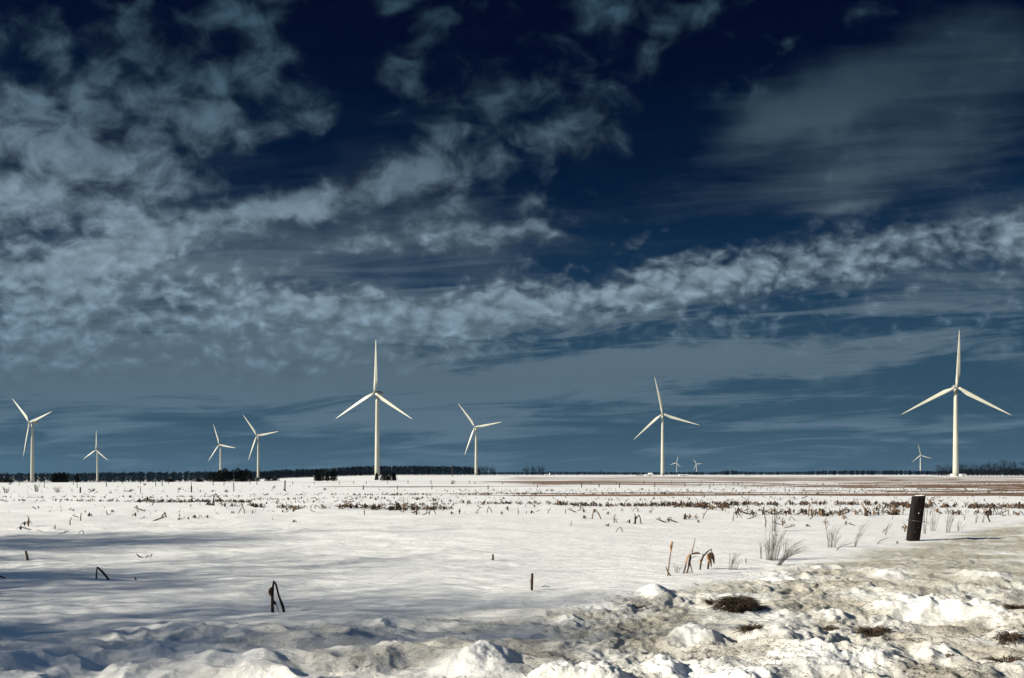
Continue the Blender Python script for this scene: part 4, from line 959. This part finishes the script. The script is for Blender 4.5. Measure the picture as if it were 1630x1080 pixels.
def ramp(v, stops):
    n = node('ShaderNodeValToRGB'); cr = n.color_ramp
    while len(cr.elements) > 1: cr.elements.remove(cr.elements[-1])
    for i, (p, c) in enumerate(stops):
        e = cr.elements[0] if i == 0 else cr.elements.new(p)
        e.position = p; e.color = (*c, 1)
    Lk(v, n.inputs[0]); return n.outputs[0]
def mix(f, a, b, bt='MIX'):
    n = node('ShaderNodeMix', data_type='RGBA', blend_type=bt); put(n.inputs['Factor'], f)
    for k, v in (('A', a), ('B', b)):
        if isinstance(v, tuple): n.inputs[k].default_value = (*v, 1)
        else: Lk(v, n.inputs[k])
    return n.outputs['Result']
tc = node('ShaderNodeTexCoord'); sep = node('ShaderNodeSeparateXYZ'); Lk(tc.outputs['Generated'], sep.inputs[0])
dx, dy, dz = sep.outputs
ya = mth('MAXIMUM', mth('ABSOLUTE', dy), .12)
u = mth('DIVIDE', dx, ya); v = mth('DIVIDE', mth('MAXIMUM', dz, 0.0), ya)
zz = mth('ADD', mth('MAXIMUM', dz, 0.0), .035)
P = comb(mth('DIVIDE', dx, zz), mth('DIVIDE', dy, zz))       # a flat cloud deck seen in perspective
wv = noise(comb(u, v), 5.5, 5, .6); wv2 = noise(P, 1.3, 4, .6)
va = node('ShaderNodeVectorMath', operation='SUBTRACT'); Lk(wv.outputs['Color'], va.inputs[0]); va.inputs[1].default_value = (.5, .5, .5)
vb = node('ShaderNodeVectorMath', operation='MULTIPLY_ADD'); Lk(va.outputs[0], vb.inputs[0]); vb.inputs[1].default_value = (.085, .06, 0)
Lk(comb(u, v), vb.inputs[2]); UV = vb.outputs[0]
def blobs(lst, start):
    """sum of soft ellipses; the running sum rides in the z of the vector, so that each step waits for the one before"""
    su = node('ShaderNodeVectorMath', operation='MULTIPLY_ADD'); Lk(UV, su.inputs[0]); su.inputs[1].default_value = (1, 1, 0); su.inputs[2].default_value = (0, 0, start); S_ = su.outputs[0]
    for (px, py, rx, ry, ang, amp) in lst:
        mp = node('ShaderNodeMapping', vector_type='TEXTURE'); Lk(S_, mp.inputs['Vector'])
        mp.inputs['Location'].default_value = ((px-HX)/F, (HY-py)/F, 0); mp.inputs['Rotation'].default_value = (0, 0, math.radians(ang))
        mp.inputs['Scale'].default_value = (rx/F, ry/F, 1e5)
        dt = node('ShaderNodeVectorMath', operation='DOT_PRODUCT'); Lk(mp.outputs[0], dt.inputs[0]); Lk(mp.outputs[0], dt.inputs[1])
        e = mth('POWER', 2.718, mth('MULTIPLY', dt.outputs['Value'], -1.0))
        ma = node('ShaderNodeVectorMath', operation='MULTIPLY_ADD'); Lk(e, ma.inputs[0]); ma.inputs[1].default_value = (0, 0, amp); Lk(S_, ma.inputs[2]); S_ = ma.outputs[0]
    sp = node('ShaderNodeSeparateXYZ'); Lk(S_, sp.inputs[0]); return sp.outputs[2]
# where the puffy deck is thick (+) or open (-)
PUFF = [(230, 200, 220, 130, 0, .14), (330, 60, 60, 60, 0, .3), (700, 160, 60, 20, 0, .2), (560, 140, 20, 12, 0, .2), (550, 235, 60, 20, 0, .2), (1190, 165, 60, 20, 20, .3), (900, 560, 400, 26, 5, .14), (560, 395, 60, 14, 0, .2), (860, 420, 60, 12, 0, .25), (1060, 420, 70, 12, 5, .2), (120, 300, 190, 95, 0, .72), (60, 200, 150, 60, 10, .35), (300, 210, 110, 40, -10, .22), (480, 175, 62, 46, 20, .62), (390, 120, 60, 40, 60, .30), (230, 40, 70, 50, -30, .45), (60, 75, 60, 50, 0, .38), (160, 120, 60, 60, 60, .25), (420, 30, 60, 50, 30, .42), (340, 185, 50, 40, 0, .35), (270, 150, 60, 40, 0, .3),
        (640, 128, 75, 34, -4, .55), (665, 20, 62, 34, -30, .50), (700, 265, 55, 60, 0, .62), (620, 285, 80, 34, 22, .6), (500, 325, 70, 30, 8, .72), (420, 330, 45, 26, 20, .7), (320, 355, 90, 30, 12, .6), (230, 385, 70, 34, 28, .6), (150, 415, 90, 30, 5, .5),
        (900, 235, 72, 52, -8, .66), (945, 180, 50, 30, 0, .5), (790, 250, 60, 30, 0, .42), (860, 130, 75, 26, 22, .52), (930, 20, 55, 36, 0, .42), (1065, 60, 100, 26, 38, .60), (1025, 105, 26, 20, 40, .2), (720, 205, 50, 18, 0, .3),
        (1005, 380, 52, 20, 22, .5), (840, 322, 30, 14, 0, .38), (760, 380, 190, 34, 6, .50), (1180, 395, 160, 16, 6, .22), (560, 385, 80, 20, 0, .25), (1000, 332, 60, 10, 0, .18), (90, 450, 190, 60, 0, .60), (130, 520, 260, 46, 4, .45),
        (450, 470, 170, 42, -6, .55), (700, 500, 200, 34, 3, .60), (950, 470, 230, 34, 8, .66), (1200, 440, 230, 42, 9, .50), (1450, 400, 240, 48, 7, .46), (1700, 360, 200, 60, 8, .45), (600, 565, 300, 36, 5, .40), (150, 575, 260, 26, 3, .36), (320, 520, 200, 30, 5, .3), (-250, 350, 250, 260, 0, .5),
        (1480, 170, 260, 110, 10, -.35), (1450, 300, 200, 30, 0, -.2),
        # openings
        (560, 60, 70, 120, -20, -.38), (110, 25, 60, 22, -60, -.25), (760, 40, 60, 60, 0, -.30), (480, 245, 110, 26, 12, -.42), (330, 310, 80, 18, 12, -.40), (270, 345, 60, 14, 14, -.32), (100, 385, 90, 14, 8, -.30), (570, 445, 75, 20, 6, -.42), (200, 475, 40, 18, 60, -.24), (590, 200, 60, 40, 0, -.3),
        (1200, 90, 130, 60, 20, -.25), (1080, 250, 110, 90, 0, -.35), (1150, 330, 200, 50, 0, -.30), (220, 120, 34, 26, 0, -.25), (380, 265, 40, 16, 0, -.2), (850, 405, 320, 22, 4, -.30), (1000, 290, 200, 30, 0, -.3), (660, 430, 120, 14, 4, -.2)]
cov = blobs(PUFF, .19)
# thin high veil
VEIL = [(1250, 195, 120, 34, 22, .62), (1340, 135, 170, 44, 18, .46), (1500, 150, 220, 100, 20, .40), (1600, 60, 160, 60, 0, .34), (1380, 260, 260, 46, 12, .40), (1350, 325, 60, 14, 8, .45), (1180, 165, 60, 22, -10, .3), (1600, 320, 200, 40, 10, .25),
        (700, 390, 420, 60, 6, .16), (300, 420, 400, 80, 8, .35), (800, 520, 1000, 70, 5, .45), (1250, 580, 420, 34, 4, .42), (400, 610, 600, 60, 2, .35), (1000, 620, 500, 50, 0, .25), (850, 690, 1400, 90, 0, .38), (600, 580, 700, 50, 2, .22), (350, 500, 400, 90, 3, .25), (1560, 470, 200, 60, 5, .25), (80, 560, 240, 60, 0, .35),
        (1500, 590, 160, 18, 4, -.42), (1180, 615, 260, 13, 2, -.34), (1000, 540, 330, 20, 4, -.30), (740, 590, 130, 22, 10, -.34), (860, 560, 90, 20, 12, -.25), (1100, 510, 300, 13, 6, -.22), (150, 640, 300, 14, 0, -.22), (1500, 520, 150, 12, 3, -.2)]
veil = blobs(VEIL, .05)
zen = smooth(dz, .50, .75)      # denser unseen clouds overhead, added to lift the ambient light
def grain(sx, sy, sc, det, rough, dist=.3):
    return noise(comb(mth('MULTIPLY', u, sx), mth('MULTIPLY', v, sy)), sc, det, rough, dist).outputs['Fac']
hi = smooth(v, .24, .42); fine = smooth(v, .07, .19)      # grain shrinks, then melts into streaks towards the skyline
def two(a, b): return mth('MULTIPLY_ADD', hi, mth('SUBTRACT', a, b), b)
n1 = grain(1, 1.5, 6.0, 5, .52); n2 = two(grain(1, 1.25, 17, 6, .58), grain(1, 1.6, 34, 5, .56))
def cells(sx, sy, sc):
    q = node('ShaderNodeVectorMath', operation='MULTIPLY_ADD'); Lk(va.outputs[0], q.inputs[0]); q.inputs[1].default_value = (.14, .10, 0); Lk(comb(mth('MULTIPLY', u, sx), mth('MULTIPLY', v, sy)), q.inputs[2])
    vo = node('ShaderNodeTexVoronoi', feature='SMOOTH_F1', voronoi_dimensions='2D'); vo.inputs['Scale'].default_value = sc; vo.inputs['Smoothness'].default_value = .6; Lk(q.outputs[0], vo.inputs['Vector'])
    return mth('SUBTRACT', .42, vo.outputs['Distance'])
lump = two(cells(1, 1.15, 19), cells(1, 1.7, 38))
dens = mth('ADD', mth('MULTIPLY', cov, 1.0), mth('MULTIPLY', mth('SUBTRACT', n1, .5), .85))
dens = mth('ADD', dens, mth('MULTIPLY', mth('MULTIPLY', mth('SUBTRACT', n2, .5), mth('MULTIPLY_ADD', hi, .6, 1.0)), fine))
dens = mth('ADD', dens, mth('MULTIPLY', mth('MULTIPLY', lump, .36), fine))
dens = mth('ADD', dens, mth('MULTIPLY', zen, .45))
cA = smooth(dens, .13, 1.16)
ns = noise(comb(mth('MULTIPLY', mth('DIVIDE', dx, zz), .42), mth('DIVIDE', dy, zz)), 1.05, 7, .58, .5).outputs['Fac']
vt = mth('MULTIPLY_ADD', u, -.06, v)
ns2 = noise(comb(mth('MULTIPLY', u, 1.3), mth('MULTIPLY', vt, 13.)), 3.2, 8, .64, .5).outputs['Fac']
lowb = mth('SUBTRACT', 1.0, smooth(v, .16, .30))
vd = mth('ADD', veil, mth('MULTIPLY', mth('SUBTRACT', ns, .5), .6)); vd = mth('ADD', vd, mth('MULTIPLY', mth('SUBTRACT', ns2, .5), mth('MULTIPLY_ADD', lowb, 1.5, .5)))
vd = mth('ADD', vd, mth('MULTIPLY', mth('SUBTRACT', n1, .5), .5))
vd = mth('MULTIPLY_ADD', lowb, mth('MULTIPLY', mth('SUBTRACT', vd, .5), .7), vd)
cB = mth('MULTIPLY', smooth(vd, .05, .98), .88)
sky_st = [(0, (.060, .120, .175)), (.06, (.038, .088, .138)), (.15, (.022, .064, .114)), (.22, (.008, .036, .082)), (.27, (.004, .022, .060)), (.33, (.0010, .010, .036)), (.45, (.0002, .0025, .018)), (.6, (.0001, .0012, .012)), (1, (.03, .06, .12))]
cl_st = [(0, (.100, .168, .232)), (.10, (.125, .198, .262)), (.17, (.150, .222, .285)), (.24, (.182, .250, .308)), (.30, (.150, .213, .268)), (.36, (.082, .130, .176)), (.42, (.040, .076, .110)), (.52, (.023, .052, .080)), (.62, (.020, .048, .078)), (.8, (.12, .25, .47)), (1, (.15, .32, .60))]  # topmost stops: unseen overhead cloud made bright blue to fill the shadows
nish = node('ShaderNodeTexSky', sky_type='NISHITA', sun_disc=False, sun_elevation=SUN_EL, sun_rotation=SUN_AZ); nish.air_density = 1.0
skc = ramp(dz, sky_st); clc = ramp(dz, cl_st)
# the polarised blue: the graded gradient carries the physical sky along as its upper layer
skc = mix(1.0, skc, mix(1.0, nish.outputs[0], (.0002, .0003, .0005), 'MULTIPLY'), 'ADD')
shade = mth('ADD', .53, mth('ADD', mth('MULTIPLY', mth('ADD', mth('MULTIPLY', mth('SUBTRACT', n2, .5), 1.2), mth('MULTIPLY', lump, .6)), mth('MULTIPLY_ADD', fine, .8, .2)), mth('MULTIPLY', cA, .50)))
clc2 = node('ShaderNodeVectorMath', operation='SCALE'); Lk(clc, clc2.inputs[0]); Lk(shade, clc2.inputs['Scale'])
col = mix(cB, skc, node_v := clc)
N_sc = node('ShaderNodeVectorMath', operation='SCALE'); Lk(clc, N_sc.inputs[0]); Lk(mth('MULTIPLY_ADD', smooth(dz, .02, .14), -.22, 1.0), N_sc.inputs['Scale'])
col = mix(cB, skc, N_sc.outputs[0])
col = mix(cA, col, clc2.outputs[0])
bg = node('ShaderNodeBackground'); Lk(col, bg.inputs['Color']); bg.inputs['Strength'].default_value = K
out = node('ShaderNodeOutputWorld'); Lk(bg.outputs[0], out.inputs['Surface'])
world.cycles.sampling_method = 'MANUAL'; world.cycles.sample_map_resolution = 512

# ------------------------------------------------------------------ sun
sd = bpy.data.lights.new('sun', 'SUN'); sd.energy = 4.8; sd.angle = math.radians(.5); sd.color = (1.0, .925, .765)
so = bpy.data.objects.new('sun', sd); COL.objects.link(so)
so.rotation_euler = Vector((math.sin(SUN_AZ)*math.cos(SUN_EL), math.cos(SUN_AZ)*math.cos(SUN_EL), math.sin(SUN_EL))).to_track_quat('Z', 'Y').to_euler()

# ------------------------------------------------------------------ the air
hz = MB().box(-9000, 9000, -400, 9000, -32, 150).data('haze', bpy.data.materials.new('cold_air'), False)
hm = hz.materials[0]; hm.use_nodes = True; hn = hm.node_tree; hn.nodes.clear()
pv = hn.nodes.new('ShaderNodeVolumePrincipled'); pv.inputs['Density'].default_value = .000018; pv.inputs['Color'].default_value = (.22, .45, .75, 1); pv.inputs['Anisotropy'].default_value = .2
ho_ = hn.nodes.new('ShaderNodeOutputMaterial'); hn.links.new(pv.outputs[0], ho_.inputs['Volume'])
hzo = link('haze', hz); hzo['kind'] = 'stuff'; hzo['label'] = 'thin cold air that turns the farthest turbines bluish'; hzo['category'] = 'haze'

# ------------------------------------------------------------------ camera
cd = bpy.data.cameras.new('camera'); cam = bpy.data.objects.new('camera', cd); COL.objects.link(cam); scene.camera = cam
cam.location = (0, 0, EYE); cam.rotation_euler = (math.radians(90), 0, 0)
cd.sensor_width = 36; cd.lens = 36*F/1630; cd.shift_y = (HY-540)/1630; cd.clip_start = .1; cd.clip_end = 30000
scene.render.resolution_x = 1024; scene.render.resolution_y = 678
vs = scene.view_settings; vs.view_transform = 'Standard'; vs.look = 'None'; vs.exposure = EXPO; vs.gamma = 1; vs.use_curve_mapping = False
scene.cycles.max_bounces = 4; scene.cycles.diffuse_bounces = 2; scene.cycles.use_denoising = True
